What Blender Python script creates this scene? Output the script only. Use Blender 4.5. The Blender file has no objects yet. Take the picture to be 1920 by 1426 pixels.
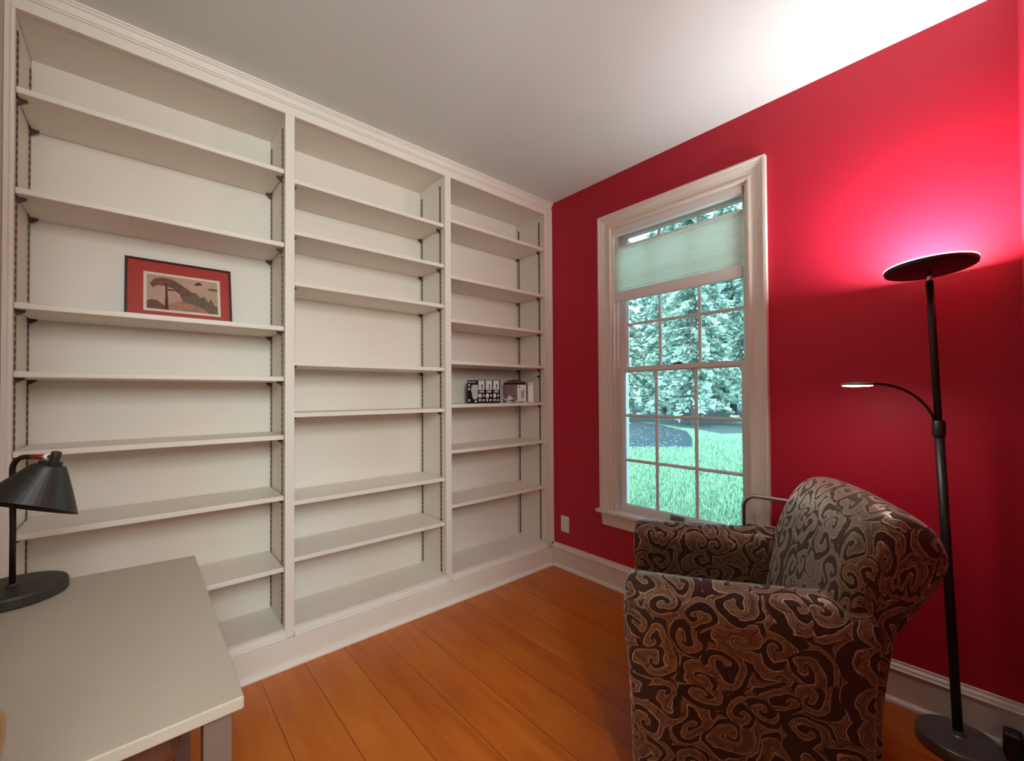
import bpy, bmesh, math, random
from mathutils import Vector, Matrix

# ------------------------------------------------------------------ camera, world, light, exposure
scene = bpy.context.scene
col = scene.collection
H = 2.44                                  # ceiling height

cam_d = bpy.data.cameras.new('camera')
cam = bpy.data.objects.new('camera', cam_d)
col.objects.link(cam)
yaw, pitch, roll = math.radians(41.223), math.radians(0.769), math.radians(-0.351)
fw = Vector((math.sin(yaw) * math.cos(pitch), math.cos(yaw) * math.cos(pitch), math.sin(pitch)))
r0 = Vector((math.cos(yaw), -math.sin(yaw), 0))
u0 = r0.cross(fw)
rt = math.cos(roll) * r0 + math.sin(roll) * u0
up = -math.sin(roll) * r0 + math.cos(roll) * u0
M = Matrix((rt, up, -fw)).transposed().to_4x4()
M.translation = (-2.1137, -2.0004, 1.1395)
cam.matrix_world = M
cam_d.sensor_fit = 'HORIZONTAL'
cam_d.sensor_width = 36.0
cam_d.lens = 797.13 / 1920 * 36.0
cam_d.shift_y = 15.88 / 1920
cam_d.clip_start = 0.02
cam_d.clip_end = 300
scene.camera = cam

scene.view_settings.view_transform = 'Standard'
scene.view_settings.look = 'None'
scene.view_settings.gamma = 1.0
scene.view_settings.use_curve_mapping = False
scene.view_settings.exposure = 0.92
scene.cycles.use_denoising = True
scene.cycles.max_bounces = 10
scene.cycles.diffuse_bounces = 6
scene.cycles.transparent_max_bounces = 24
scene.cycles.sample_clamp_indirect = 6.0

world = bpy.data.worlds.new('world')
scene.world = world
world.use_nodes = True
wn = world.node_tree
wn.nodes.clear()
sky = wn.nodes.new('ShaderNodeTexSky')
sky.sky_type = 'NISHITA'
sky.sun_disc = False
sky.sun_elevation = math.radians(42)
sky.sun_rotation = math.radians(250)
bg = wn.nodes.new('ShaderNodeBackground')
bg.inputs['Strength'].default_value = 0.62
wo = wn.nodes.new('ShaderNodeOutputWorld')
wn.links.new(sky.outputs[0], bg.inputs[0])
wn.links.new(bg.outputs[0], wo.inputs[0])

sun_d = bpy.data.lights.new('sun', 'SUN')
sun_d.energy = 1.3
sun_d.angle = math.radians(3)
sun_d.color = (1.0, 0.97, 0.9)
sun = bpy.data.objects.new('sun', sun_d)
col.objects.link(sun)
sun.rotation_euler = Vector((0.62, 0.25, -0.74)).to_track_quat('-Z', 'Y').to_euler()

def area_light(name, loc, aim, size, power, color, size_y=None):
    d = bpy.data.lights.new(name, 'AREA')
    d.energy = power
    d.color = color
    d.size = size
    if size_y:
        d.shape = 'RECTANGLE'
        d.size_y = size_y
    o = bpy.data.objects.new(name, d)
    col.objects.link(o)
    o.location = loc
    o.rotation_euler = (Vector(aim) - Vector(loc)).to_track_quat('-Z', 'Y').to_euler()
    return o

HALL_POWER = 30.0
area_light('hall_fill_light', (-2.20, -3.10, 1.92), (-1.6, 0.0, 1.0), 0.55, HALL_POWER, (0.87, 1.0, 0.96), 0.85)  # unseen fill light added behind the doorway to brighten the room
TORCH = 60.0          # emission strength of the floor lamp's upward disc
READ = 36.0           # emission strength of its reading head

rnd = random.Random(7)

# ------------------------------------------------------------------ helpers
def sm(v):
    return v / 12.92 if v <= 0.04045 else ((v + 0.055) / 1.055) ** 2.4

def srgb(r, g, b):
    return (sm(r / 255), sm(g / 255), sm(b / 255), 1.0)

def new_mat(name):
    m = bpy.data.materials.new(name)
    m.use_nodes = True
    nt = m.node_tree
    b = nt.nodes['Principled BSDF']
    return m, nt, b

def mat(name, color, rough=0.5, metal=0.0, spec=0.5, noise=0.0, nscale=20.0, bump=0.0, bscale=60.0, coat=0.0):
    m, nt, b = new_mat(name)
    b.inputs['Roughness'].default_value = rough
    b.inputs['Metallic'].default_value = metal
    b.inputs['Specular IOR Level'].default_value = spec
    b.inputs['Coat Weight'].default_value = coat
    b.inputs['Base Color'].default_value = color
    tc = nt.nodes.new('ShaderNodeTexCoord')
    if noise > 0:
        n = nt.nodes.new('ShaderNodeTexNoise')
        n.inputs['Scale'].default_value = nscale
        n.inputs['Detail'].default_value = 5
        nt.links.new(tc.outputs['Object'], n.inputs['Vector'])
        mx = nt.nodes.new('ShaderNodeMix')
        mx.data_type = 'RGBA'
        mx.inputs[6].default_value = tuple(c * (1 - noise) for c in color[:3]) + (1,)
        mx.inputs[7].default_value = tuple(min(1, c * (1 + noise)) for c in color[:3]) + (1,)
        nt.links.new(n.outputs['Fac'], mx.inputs[0])
        nt.links.new(mx.outputs[2], b.inputs['Base Color'])
    if bump > 0:
        n2 = nt.nodes.new('ShaderNodeTexNoise')
        n2.inputs['Scale'].default_value = bscale
        n2.inputs['Detail'].default_value = 4
        nt.links.new(tc.outputs['Object'], n2.inputs['Vector'])
        bp = nt.nodes.new('ShaderNodeBump')
        bp.inputs['Strength'].default_value = bump
        bp.inputs['Distance'].default_value = 0.004
        nt.links.new(n2.outputs['Fac'], bp.inputs['Height'])
        nt.links.new(bp.outputs['Normal'], b.inputs['Normal'])
    return m

def emit(name, color, strength):
    m = bpy.data.materials.new(name)
    m.use_nodes = True
    nt = m.node_tree
    nt.nodes.clear()
    e = nt.nodes.new('ShaderNodeEmission')
    e.inputs[0].default_value = color
    e.inputs[1].default_value = strength
    o = nt.nodes.new('ShaderNodeOutputMaterial')
    nt.links.new(e.outputs[0], o.inputs[0])
    return m

def link(name, bm, m, parent=None, smooth=False, bevel=0.0, segs=2, subsurf=0, loc=None, recalc=True):
    if recalc:
        bmesh.ops.recalc_face_normals(bm, faces=bm.faces)
    me = bpy.data.meshes.new(name)
    bm.to_mesh(me)
    bm.free()
    me.materials.append(m)
    if smooth:
        me.polygons.foreach_set('use_smooth', [True] * len(me.polygons))
    o = bpy.data.objects.new(name, me)
    col.objects.link(o)
    if parent:
        o.parent = parent
    if loc:
        o.location = loc
    if bevel > 0:
        mo = o.modifiers.new('bevel', 'BEVEL')
        mo.width = bevel
        mo.segments = segs
        mo.limit_method = 'ANGLE'
        mo.angle_limit = math.radians(40)
        mo.harden_normals = False
    if subsurf:
        mo = o.modifiers.new('subsurf', 'SUBSURF')
        mo.levels = subsurf
        mo.render_levels = subsurf
    return o

def box(bm, x0, x1, y0, y1, z0, z1):
    vs = [bm.verts.new(p) for p in ((x0, y0, z0), (x1, y0, z0), (x1, y1, z0), (x0, y1, z0),
                                    (x0, y0, z1), (x1, y0, z1), (x1, y1, z1), (x0, y1, z1))]
    for f in ((0, 3, 2, 1), (4, 5, 6, 7), (0, 1, 5, 4), (1, 2, 6, 5), (2, 3, 7, 6), (3, 0, 4, 7)):
        bm.faces.new([vs[i] for i in f])
    return vs

def bx(*a):
    bm = bmesh.new()
    box(bm, *a)
    return bm

def loft(bm, secs, cap=True, closed=True):
    """secs: list of rings, each a list of 3D points"""
    rings = [[bm.verts.new(p) for p in s] for s in secs]
    n = len(rings[0])
    for a, b in zip(rings, rings[1:]):
        for i in range(n if closed else n - 1):
            j = (i + 1) % n
            bm.faces.new((a[i], a[j], b[j], b[i]))
    if cap:
        bm.faces.new(rings[0])
        bm.faces.new(rings[-1])
    return rings

def prism_x(prof, x0, x1):
    """profile of (y,z) extruded along x"""
    bm = bmesh.new()
    loft(bm, [[(x, p[0], p[1]) for p in prof] for x in (x0, x1)])
    return bm

def prism_y(prof, y0, y1):
    """profile of (x,z) extruded along y"""
    bm = bmesh.new()
    loft(bm, [[(p[0], y, p[1]) for p in prof] for y in (y0, y1)])
    return bm

def tube(bm, pts, r, n=14, cap=True, radii=None):
    pts = [Vector(p) for p in pts]
    rings = []
    ref = None
    for i, p in enumerate(pts):
        t = (pts[min(i + 1, len(pts) - 1)] - pts[max(i - 1, 0)]).normalized()
        if ref is None:
            ref = t.orthogonal().normalized()
        else:
            ref = (ref - t * ref.dot(t)).normalized()
        b = t.cross(ref)
        rr = radii[i] if radii else r
        rings.append([p + rr * (math.cos(2 * math.pi * k / n) * ref + math.sin(2 * math.pi * k / n) * b) for k in range(n)])
    loft(bm, rings, cap)

def lathe(bm, prof, n=40, axis=Vector((0, 0, 1)), origin=Vector((0, 0, 0))):
    """profile of (r,h); closed on the axis at the ends where r is 0"""
    axis = Vector(axis).normalized()
    a = axis.orthogonal().normalized()
    b = axis.cross(a)
    rings = []
    for r, h in prof:
        if r <= 1e-6:
            rings.append([bm.verts.new(Vector(origin) + axis * h)])
        else:
            rings.append([bm.verts.new(Vector(origin) + axis * h + r * (math.cos(2 * math.pi * k / n) * a + math.sin(2 * math.pi * k / n) * b)) for k in range(n)])
    for p, q in zip(rings, rings[1:]):
        for k in range(n):
            j = (k + 1) % n
            if len(p) == 1 and len(q) == 1:
                continue
            if len(p) == 1:
                bm.faces.new((p[0], q[j], q[k]))
            elif len(q) == 1:
                bm.faces.new((p[k], p[j], q[0]))
            else:
                bm.faces.new((p[k], p[j], q[j], q[k]))

def arc(c, r, a0, a1, n, e1, e2):
    c, e1, e2 = Vector(c), Vector(e1), Vector(e2)
    return [c + r * (math.cos(a0 + (a1 - a0) * i / n) * e1 + math.sin(a0 + (a1 - a0) * i / n) * e2) for i in range(n + 1)]

def tag(o, label=None, cat=None, group=None, kind=None):
    if label:
        o['label'] = label
    if cat:
        o['category'] = cat
    if group:
        o['group'] = group
    if kind:
        o['kind'] = kind
    return o

def thing(name, label, cat, loc=(0, 0, 0), rz=0.0, group=None):
    o = bpy.data.objects.new(name, None)
    o.empty_display_size = 0.05
    col.objects.link(o)
    o.location = loc
    o.rotation_euler = (0, 0, rz)
    return tag(o, label, cat, group)

def struct(o, label=None):
    o['kind'] = 'structure'
    if label:
        o['label'] = label
    return o

def copy_tree(o, parent=None):
    c = o.copy()
    col.objects.link(c)
    c.parent = parent
    for ch in o.children:
        copy_tree(ch, c)
    return c

# ------------------------------------------------------------------ materials
WHITE = mat('painted_white_wood', (0.80, 0.74, 0.66, 1), rough=0.42, spec=0.45, noise=0.02, nscale=6, bump=0.01, bscale=40)
CEIL = mat('ceiling_paint', (0.74, 0.79, 0.78, 1), rough=0.85, spec=0.2, noise=0.01, nscale=3)
RED = mat('red_wall_paint', (0.50, 0.009, 0.034, 1), rough=0.5, spec=0.4, noise=0.03, nscale=2, bump=0.06, bscale=90)
BEIGE = mat('beige_wall_paint', (0.62, 0.53, 0.45, 1), rough=0.7, spec=0.3, noise=0.02, nscale=3)
VINYL = mat('white_vinyl', (0.78, 0.78, 0.77, 1), rough=0.35, spec=0.5)
BLACK = mat('satin_black_metal', (0.012, 0.010, 0.009, 1), rough=0.42, spec=0.5, noise=0.1, nscale=40)
BRONZE = mat('dark_bronze_metal', (0.035, 0.018, 0.012, 1), rough=0.38, metal=0.6, spec=0.5)
COPPER = mat('copper_sleeve', (0.45, 0.05, 0.02, 1), rough=0.3, metal=0.7)
CHROME = mat('chrome', (0.75, 0.75, 0.76, 1), rough=0.12, metal=1.0)
BRASS = mat('aged_brass', (0.55, 0.33, 0.12, 1), rough=0.3, metal=1.0)
CLIP = mat('brown_shelf_clip', (0.07, 0.02, 0.012, 1), rough=0.5)
DARKPLASTIC = mat('black_plastic', (0.014, 0.013, 0.013, 1), rough=0.4)
GRAPHITE = mat('dark_graphite_metal', (0.17, 0.18, 0.18, 1), rough=0.28, metal=0.5)
RIM_GLOW = emit('bright_lamp_rim', (0.90, 1.0, 0.98, 1), 3.0)
LAMP_GLOW = emit('warm_lamp_diffuser', (0.88, 1.0, 0.98, 1), TORCH)
READ_GLOW = emit('reading_head_diffuser', (1.0, 0.95, 0.86, 1), READ)

def standard_mat():
    m, nt, b = new_mat('slotted_shelf_standard')
    tc = nt.nodes.new('ShaderNodeTexCoord')
    sp = nt.nodes.new('ShaderNodeSeparateXYZ')
    nt.links.new(tc.outputs['Object'], sp.inputs[0])
    mu = nt.nodes.new('ShaderNodeMath'); mu.operation = 'MULTIPLY'; mu.inputs[1].default_value = 1 / 0.0254
    fr = nt.nodes.new('ShaderNodeMath'); fr.operation = 'FRACT'
    gt = nt.nodes.new('ShaderNodeMath'); gt.operation = 'GREATER_THAN'; gt.inputs[1].default_value = 0.42
    nt.links.new(sp.outputs['Z'], mu.inputs[0]); nt.links.new(mu.outputs[0], fr.inputs[0]); nt.links.new(fr.outputs[0], gt.inputs[0])
    mx = nt.nodes.new('ShaderNodeMix'); mx.data_type = 'RGBA'
    mx.inputs[6].default_value = (0.26, 0.17, 0.12, 1)
    mx.inputs[7].default_value = (0.07, 0.026, 0.015, 1)
    nt.links.new(gt.outputs[0], mx.inputs[0])
    nt.links.new(mx.outputs[2], b.inputs['Base Color'])
    b.inputs['Roughness'].default_value = 0.45
    return m
STANDARD = standard_mat()

def floor_mat():
    m, nt, b = new_mat('wide_pine_floorboards')
    L = nt.links.new
    tc = nt.nodes.new('ShaderNodeTexCoord')
    sp = nt.nodes.new('ShaderNodeSeparateXYZ'); L(tc.outputs['Object'], sp.inputs[0])
    ad = nt.nodes.new('ShaderNodeMath'); ad.operation = 'ADD'; ad.inputs[1].default_value = 1.082 + 0.1655 * 40
    dv = nt.nodes.new('ShaderNodeMath'); dv.operation = 'DIVIDE'; dv.inputs[1].default_value = 0.1655
    L(sp.outputs['X'], ad.inputs[0]); L(ad.outputs[0], dv.inputs[0])
    fl = nt.nodes.new('ShaderNodeMath'); fl.operation = 'FLOOR'; L(dv.outputs[0], fl.inputs[0])
    fr = nt.nodes.new('ShaderNodeMath'); fr.operation = 'FRACT'; L(dv.outputs[0], fr.inputs[0])
    # seam mask
    s1 = nt.nodes.new('ShaderNodeMath'); s1.operation = 'SUBTRACT'; s1.inputs[1].default_value = 0.5; L(fr.outputs[0], s1.inputs[0])
    ab = nt.nodes.new('ShaderNodeMath'); ab.operation = 'ABSOLUTE'; L(s1.outputs[0], ab.inputs[0])
    seam = nt.nodes.new('ShaderNodeMapRange'); seam.inputs[1].default_value = 0.487; seam.inputs[2].default_value = 0.496
    L(ab.outputs[0], seam.inputs[0])
    # per board random
    wn_ = nt.nodes.new('ShaderNodeTexWhiteNoise'); wn_.noise_dimensions = '1D'; L(fl.outputs[0], wn_.inputs['W'])
    # grain, stretched along Y, shifted per board
    cmb = nt.nodes.new('ShaderNodeCombineXYZ')
    m1 = nt.nodes.new('ShaderNodeMath'); m1.operation = 'MULTIPLY'; m1.inputs[1].default_value = 9.0; L(sp.outputs['X'], m1.inputs[0])
    m2 = nt.nodes.new('ShaderNodeMath'); m2.operation = 'MULTIPLY'; m2.inputs[1].default_value = 1.1; L(sp.outputs['Y'], m2.inputs[0])
    m3 = nt.nodes.new('ShaderNodeMath'); m3.operation = 'MULTIPLY'; m3.inputs[1].default_value = 30.0; L(wn_.outputs['Value'], m3.inputs[0])
    L(m1.outputs[0], cmb.inputs[0]); L(m2.outputs[0], cmb.inputs[1]); L(m3.outputs[0], cmb.inputs[2])
    n1 = nt.nodes.new('ShaderNodeTexNoise'); n1.inputs['Scale'].default_value = 2.2; n1.inputs['Detail'].default_value = 6; n1.inputs['Distortion'].default_value = 0.8
    L(cmb.outputs[0], n1.inputs['Vector'])
    n2 = nt.nodes.new('ShaderNodeTexNoise'); n2.inputs['Scale'].default_value = 2.0; n2.inputs['Detail'].default_value = 2
    L(tc.outputs['Object'], n2.inputs['Vector'])
    ramp = nt.nodes.new('ShaderNodeValToRGB')
    ramp.color_ramp.elements[0].position = 0.28; ramp.color_ramp.elements[0].color = (0.40, 0.074, 0.004, 1)
    ramp.color_ramp.elements[1].position = 0.75; ramp.color_ramp.elements[1].color = (0.62, 0.19, 0.022, 1)
    e = ramp.color_ramp.elements.new(0.5); e.color = (0.53, 0.125, 0.008, 1)
    mixv = nt.nodes.new('ShaderNodeMix'); mixv.data_type = 'FLOAT'; mixv.inputs[0].default_value = 0.42
    L(n1.outputs['Fac'], mixv.inputs[2]); L(n2.outputs['Fac'], mixv.inputs[3])
    a2 = nt.nodes.new('ShaderNodeMath'); a2.operation = 'MULTIPLY_ADD'; a2.inputs[1].default_value = 0.16; a2.inputs[2].default_value = -0.08
    L(wn_.outputs['Value'], a2.inputs[0])
    a3 = nt.nodes.new('ShaderNodeMath'); a3.operation = 'ADD'; L(a2.outputs[0], a3.inputs[0]); L(mixv.outputs[0], a3.inputs[1])
    L(a3.outputs[0], ramp.inputs[0])
    dk = nt.nodes.new('ShaderNodeMix'); dk.data_type = 'RGBA'; dk.inputs[7].default_value = (0.06, 0.016, 0.004, 1)
    sm2 = nt.nodes.new('ShaderNodeMath'); sm2.operation = 'MULTIPLY'; sm2.inputs[1].default_value = 0.8
    L(seam.outputs[0], sm2.inputs[0]); L(sm2.outputs[0], dk.inputs[0]); L(ramp.outputs[0], dk.inputs[6])
    L(dk.outputs[2], b.inputs['Base Color'])
    b.inputs['Roughness'].default_value = 0.38
    b.inputs['Specular IOR Level'].default_value = 0.3
    b.inputs['Coat Weight'].default_value = 0.3
    b.inputs['Coat IOR'].default_value = 1.5
    b.inputs['Coat Roughness'].default_value = 0.28
    bp = nt.nodes.new('ShaderNodeBump'); bp.inputs['Strength'].default_value = 0.25; bp.inputs['Distance'].default_value = 0.002; bp.invert = True
    L(seam.outputs[0], bp.inputs['Height']); L(bp.outputs['Normal'], b.inputs['Normal'])
    return m
FLOOR = floor_mat()

def damask_mat():
    """brown upholstery with woven silver-beige scroll pattern, from box-projected UVs in metres"""
    m, nt, b = new_mat('brown_scroll_damask')
    L = nt.links.new
    N = nt.nodes.new
    uv = N('ShaderNodeUVMap'); uv.uv_map = 'UVMap'
    # domain warp
    nz = N('ShaderNodeTexNoise'); nz.inputs['Scale'].default_value = 9.0; nz.inputs['Detail'].default_value = 1.5
    L(uv.outputs[0], nz.inputs['Vector'])
    sb = N('ShaderNodeVectorMath'); sb.operation = 'SUBTRACT'; sb.inputs[1].default_value = (0.5, 0.5, 0.5); L(nz.outputs['Color'], sb.inputs[0])
    sc = N('ShaderNodeVectorMath'); sc.operation = 'SCALE'; sc.inputs['Scale'].default_value = 0.10; L(sb.outputs[0], sc.inputs[0])
    wv = N('ShaderNodeVectorMath'); wv.operation = 'ADD'; L(uv.outputs[0], wv.inputs[0]); L(sc.outputs[0], wv.inputs[1])

    def spirals(scale, turns, arms, width, off):
        vo = N('ShaderNodeTexVoronoi'); vo.voronoi_dimensions = '2D'; vo.feature = 'F1'
        vo.inputs['Scale'].default_value = scale; vo.inputs['Randomness'].default_value = 0.85
        av = N('ShaderNodeVectorMath'); av.operation = 'ADD'; av.inputs[1].default_value = (off, off * 0.7, 0); L(wv.outputs[0], av.inputs[0])
        L(av.outputs[0], vo.inputs['Vector'])
        d = N('ShaderNodeVectorMath'); d.operation = 'SUBTRACT'; L(av.outputs[0], d.inputs[0]); L(vo.outputs['Position'], d.inputs[1])
        s = N('ShaderNodeSeparateXYZ'); L(d.outputs[0], s.inputs[0])
        at = N('ShaderNodeMath'); at.operation = 'ARCTAN2'; L(s.outputs['Y'], at.inputs[0]); L(s.outputs['X'], at.inputs[1])
        a = N('ShaderNodeMath'); a.operation = 'MULTIPLY'; a.inputs[1].default_value = arms / (2 * math.pi); L(at.outputs[0], a.inputs[0])
        cs = N('ShaderNodeSeparateColor'); L(vo.outputs['Color'], cs.inputs[0])
        sg = N('ShaderNodeMath'); sg.operation = 'GREATER_THAN'; sg.inputs[1].default_value = 0.5; L(cs.outputs[0], sg.inputs[0])
        sg2 = N('ShaderNodeMath'); sg2.operation = 'MULTIPLY_ADD'; sg2.inputs[1].default_value = 2.0; sg2.inputs[2].default_value = -1.0; L(sg.outputs[0], sg2.inputs[0])
        r = N('ShaderNodeMath'); r.operation = 'MULTIPLY'; r.inputs[1].default_value = turns; L(vo.outputs['Distance'], r.inputs[0])
        rs = N('ShaderNodeMath'); rs.operation = 'MULTIPLY'; L(r.outputs[0], rs.inputs[0]); L(sg2.outputs[0], rs.inputs[1])
        t = N('ShaderNodeMath'); t.operation = 'ADD'; L(a.outputs[0], t.inputs[0]); L(rs.outputs[0], t.inputs[1])
        t2 = N('ShaderNodeMath'); t2.operation = 'ADD'; L(t.outputs[0], t2.inputs[0]); L(cs.outputs[1], t2.inputs[1])
        f = N('ShaderNodeMath'); f.operation = 'FRACT'; L(t2.outputs[0], f.inputs[0])
        c = N('ShaderNodeMath'); c.operation = 'SUBTRACT'; c.inputs[1].default_value = 0.5; L(f.outputs[0], c.inputs[0])
        ab = N('ShaderNodeMath'); ab.operation = 'ABSOLUTE'; L(c.outputs[0], ab.inputs[0])      # 0 mid band .. 0.5 edge
        return ab, vo

    ab, vo = spirals(11.5, 2.3, 1.0, 0.2, 0.0)
    ab2, vo2 = spirals(21.0, 1.6, 3.0, 0.2, 0.37)
    # ragged leaf edges
    ed = N('ShaderNodeTexNoise'); ed.inputs['Scale'].default_value = 42.0; ed.inputs['Detail'].default_value = 2.0
    L(uv.outputs[0], ed.inputs['Vector'])
    ed2 = N('ShaderNodeMath'); ed2.operation = 'MULTIPLY_ADD'; ed2.inputs[1].default_value = 0.30; ed2.inputs[2].default_value = -0.15; L(ed.outputs['Fac'], ed2.inputs[0])
    big = N('ShaderNodeTexNoise'); big.inputs['Scale'].default_value = 11.0; big.inputs['Detail'].default_value = 0.0
    L(uv.outputs[0], big.inputs['Vector'])
    big2 = N('ShaderNodeMath'); big2.operation = 'MULTIPLY_ADD'; big2.inputs[1].default_value = 0.50; big2.inputs[2].default_value = -0.25; L(big.outputs['Fac'], big2.inputs[0])
    sh = N('ShaderNodeMath'); sh.operation = 'ADD'; L(ed2.outputs[0], sh.inputs[0]); L(big2.outputs[0], sh.inputs[1])
    abx = N('ShaderNodeMath'); abx.operation = 'ADD'; L(ab.outputs[0], abx.inputs[0]); L(sh.outputs[0], abx.inputs[1])
    body = N('ShaderNodeMapRange'); body.inputs[1].default_value = 0.30; body.inputs[2].default_value = 0.275; L(abx.outputs[0], body.inputs[0])
    def line(src, at_, w0, w1):
        o1 = N('ShaderNodeMath'); o1.operation = 'SUBTRACT'; o1.inputs[1].default_value = at_; L(src.outputs[0], o1.inputs[0])
        o2 = N('ShaderNodeMath'); o2.operation = 'ABSOLUTE'; L(o1.outputs[0], o2.inputs[0])
        q = N('ShaderNodeMapRange'); q.inputs[1].default_value = w0; q.inputs[2].default_value = w1; L(o2.outputs[0], q.inputs[0])
        return q
    outl = line(abx, 0.262, 0.040, 0.022)
    inner = line(abx, 0.12, 0.030, 0.016)
    v1 = N('ShaderNodeMapRange'); v1.inputs[1].default_value = 0.10; v1.inputs[2].default_value = 0.05; L(ab2.outputs[0], v1.inputs[0])
    veins = N('ShaderNodeMath'); veins.operation = 'MULTIPLY'; L(v1.outputs[0], veins.inputs[0]); L(body.outputs[0], veins.inputs[1])
    # little curls woven into the ground
    g1 = line(ab2, 0.20, 0.05, 0.03)
    inv = N('ShaderNodeMath'); inv.operation = 'SUBTRACT'; inv.inputs[0].default_value = 1.0; L(body.outputs[0], inv.inputs[1])
    g2 = N('ShaderNodeMath'); g2.operation = 'MULTIPLY'; L(g1.outputs[0], g2.inputs[0]); L(inv.outputs[0], g2.inputs[1])
    g3 = N('ShaderNodeMath'); g3.operation = 'MULTIPLY'; g3.inputs[1].default_value = 0.35; L(g2.outputs[0], g3.inputs[0])
    def mixc(f, a_, colr):
        c = N('ShaderNodeMix'); c.data_type = 'RGBA'; c.inputs[7].default_value = colr
        L(f.outputs[0], c.inputs[0])
        if isinstance(a_, tuple):
            c.inputs[6].default_value = a_
        else:
            L(a_.outputs[2], c.inputs[6])
        return c
    c1 = mixc(g3, (0.034, 0.0095, 0.003, 1), (0.085, 0.036, 0.014, 1))
    c2 = mixc(body, c1, (0.150, 0.078, 0.036, 1))
    c3 = mixc(inner, c2, (0.29, 0.185, 0.105, 1))
    c4 = mixc(veins, c3, (0.075, 0.032, 0.013, 1))
    c5 = mixc(outl, c4, (0.44, 0.33, 0.22, 1))
    L(c5.outputs[2], b.inputs['Base Color'])
    lite = N('ShaderNodeMath'); lite.operation = 'MAXIMUM'; L(body.outputs[0], lite.inputs[0]); L(outl.outputs[0], lite.inputs[1])
    ro = N('ShaderNodeMapRange'); ro.inputs[3].default_value = 0.8; ro.inputs[4].default_value = 0.40; L(lite.outputs[0], ro.inputs[0])
    L(ro.outputs[0], b.inputs['Roughness'])
    me_ = N('ShaderNodeMath'); me_.operation = 'MULTIPLY'; me_.inputs[1].default_value = 0.45; L(lite.outputs[0], me_.inputs[0])
    L(me_.outputs[0], b.inputs['Metallic'])
    sw = N('ShaderNodeMath'); sw.operation = 'MULTIPLY'; sw.operation = 'MULTIPLY_ADD'; sw.inputs[1].default_value = 0.75; sw.inputs[2].default_value = 0.25; L(lite.outputs[0], sw.inputs[0])
    L(sw.outputs[0], b.inputs['Sheen Weight'])
    b.inputs['Sheen Roughness'].default_value = 0.4
    b.inputs['Sheen Tint'].default_value = (1.0, 0.94, 0.84, 1)
    bp = N('ShaderNodeBump'); bp.inputs['Strength'].default_value = 0.35; bp.inputs['Distance'].default_value = 0.002
    L(lite.outputs[0], bp.inputs['Height']); L(bp.outputs['Normal'], b.inputs['Normal'])
    return m
DAMASK = damask_mat()

def glass_mat():
    m = bpy.data.materials.new('tinted_window_glass')
    m.use_nodes = True
    nt = m.node_tree
    nt.nodes.clear()
    t = nt.nodes.new('ShaderNodeBsdfTransparent'); t.inputs[0].default_value = (0.80, 0.93, 0.89, 1)
    g = nt.nodes.new('ShaderNodeBsdfGlossy'); g.inputs['Roughness'].default_value = 0.02
    fr = nt.nodes.new('ShaderNodeFresnel'); fr.inputs[0].default_value = 1.45
    mx = nt.nodes.new('ShaderNodeMixShader')
    o = nt.nodes.new('ShaderNodeOutputMaterial')
    nt.links.new(fr.outputs[0], mx.inputs[0]); nt.links.new(t.outputs[0], mx.inputs[1]); nt.links.new(g.outputs[0], mx.inputs[2])
    nt.links.new(mx.outputs[0], o.inputs[0])
    return m
GLASS = glass_mat()

def shade_mat():
    m = bpy.data.materials.new('translucent_pleated_fabric')
    m.use_nodes = True
    nt = m.node_tree
    nt.nodes.clear()
    d = nt.nodes.new('ShaderNodeBsdfDiffuse'); d.inputs[0].default_value = (0.78, 0.77, 0.68, 1)
    t = nt.nodes.new('ShaderNodeBsdfTranslucent'); t.inputs[0].default_value = (1.0, 0.97, 0.88, 1)
    mx = nt.nodes.new('ShaderNodeMixShader'); mx.inputs[0].default_value = 0.8
    o = nt.nodes.new('ShaderNodeOutputMaterial')
    nt.links.new(d.outputs[0], mx.inputs[1]); nt.links.new(t.outputs[0], mx.inputs[2]); nt.links.new(mx.outputs[0], o.inputs[0])
    return m
SHADE = shade_mat()

# ------------------------------------------------------------------ room shell
XL = -2.432          # left wall
YD = -2.058          # wall the doorway is in (the camera stands in the doorway)
struct(link('floor', bx(XL - 0.6, 0.0, -3.6, 0.31, -0.05, 0.0), FLOOR))
struct(link('ceiling', bx(XL - 0.6, 0.16, -3.6, 0.31, H, H + 0.06), CEIL))
# left wall, and the wall behind the bookcase
struct(link('wall_left', bx(XL - 0.1, XL, YD - 0.12, 0.31, 0.0, H), BEIGE))
struct(link('wall_back', bx(XL, 0.0, 0.291, 0.31, 0.0, H), WHITE))

# red window wall with its opening
WY0, WY1 = -1.249, -0.496      # clear opening between the casings
WZ0, WZ1 = 0.43, 2.122
bm = bmesh.new()
ys = [-3.6, WY0, WY1, 0.31]
zs = [-0.5, WZ0, WZ1, H]
for i in range(3):
    for j in range(3):
        if i == 1 and j == 1:
            continue
        box(bm, 0.0, 0.15, ys[i], ys[i + 1], zs[j], zs[j + 1])
bmesh.ops.remove_doubles(bm, verts=bm.verts, dist=1e-5)
struct(link('wall_window', bm, RED))

# wall with the doorway the camera stands in
DX0, DX1, DZ = -2.30, -1.57, 2.395  # unseen opening sized so the fill reaches the shelves, not the armchair
bm = bmesh.new()
box(bm, XL, DX0, YD - 0.12, YD, 0, H)
box(bm, DX1, 0.0, YD - 0.12, YD, 0, H)
box(bm, DX0, DX1, YD - 0.12, YD, DZ, H)
struct(link('wall_door', bm, RED))
# hallway behind the doorway
struct(link('wall_hall_back', bx(XL - 0.6, 0.0, -3.6, -3.55, 0, H), BEIGE))
struct(link('wall_hall_left', bx(XL - 0.6, XL - 0.55, -3.55, YD - 0.12, 0, H), BEIGE))

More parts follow.
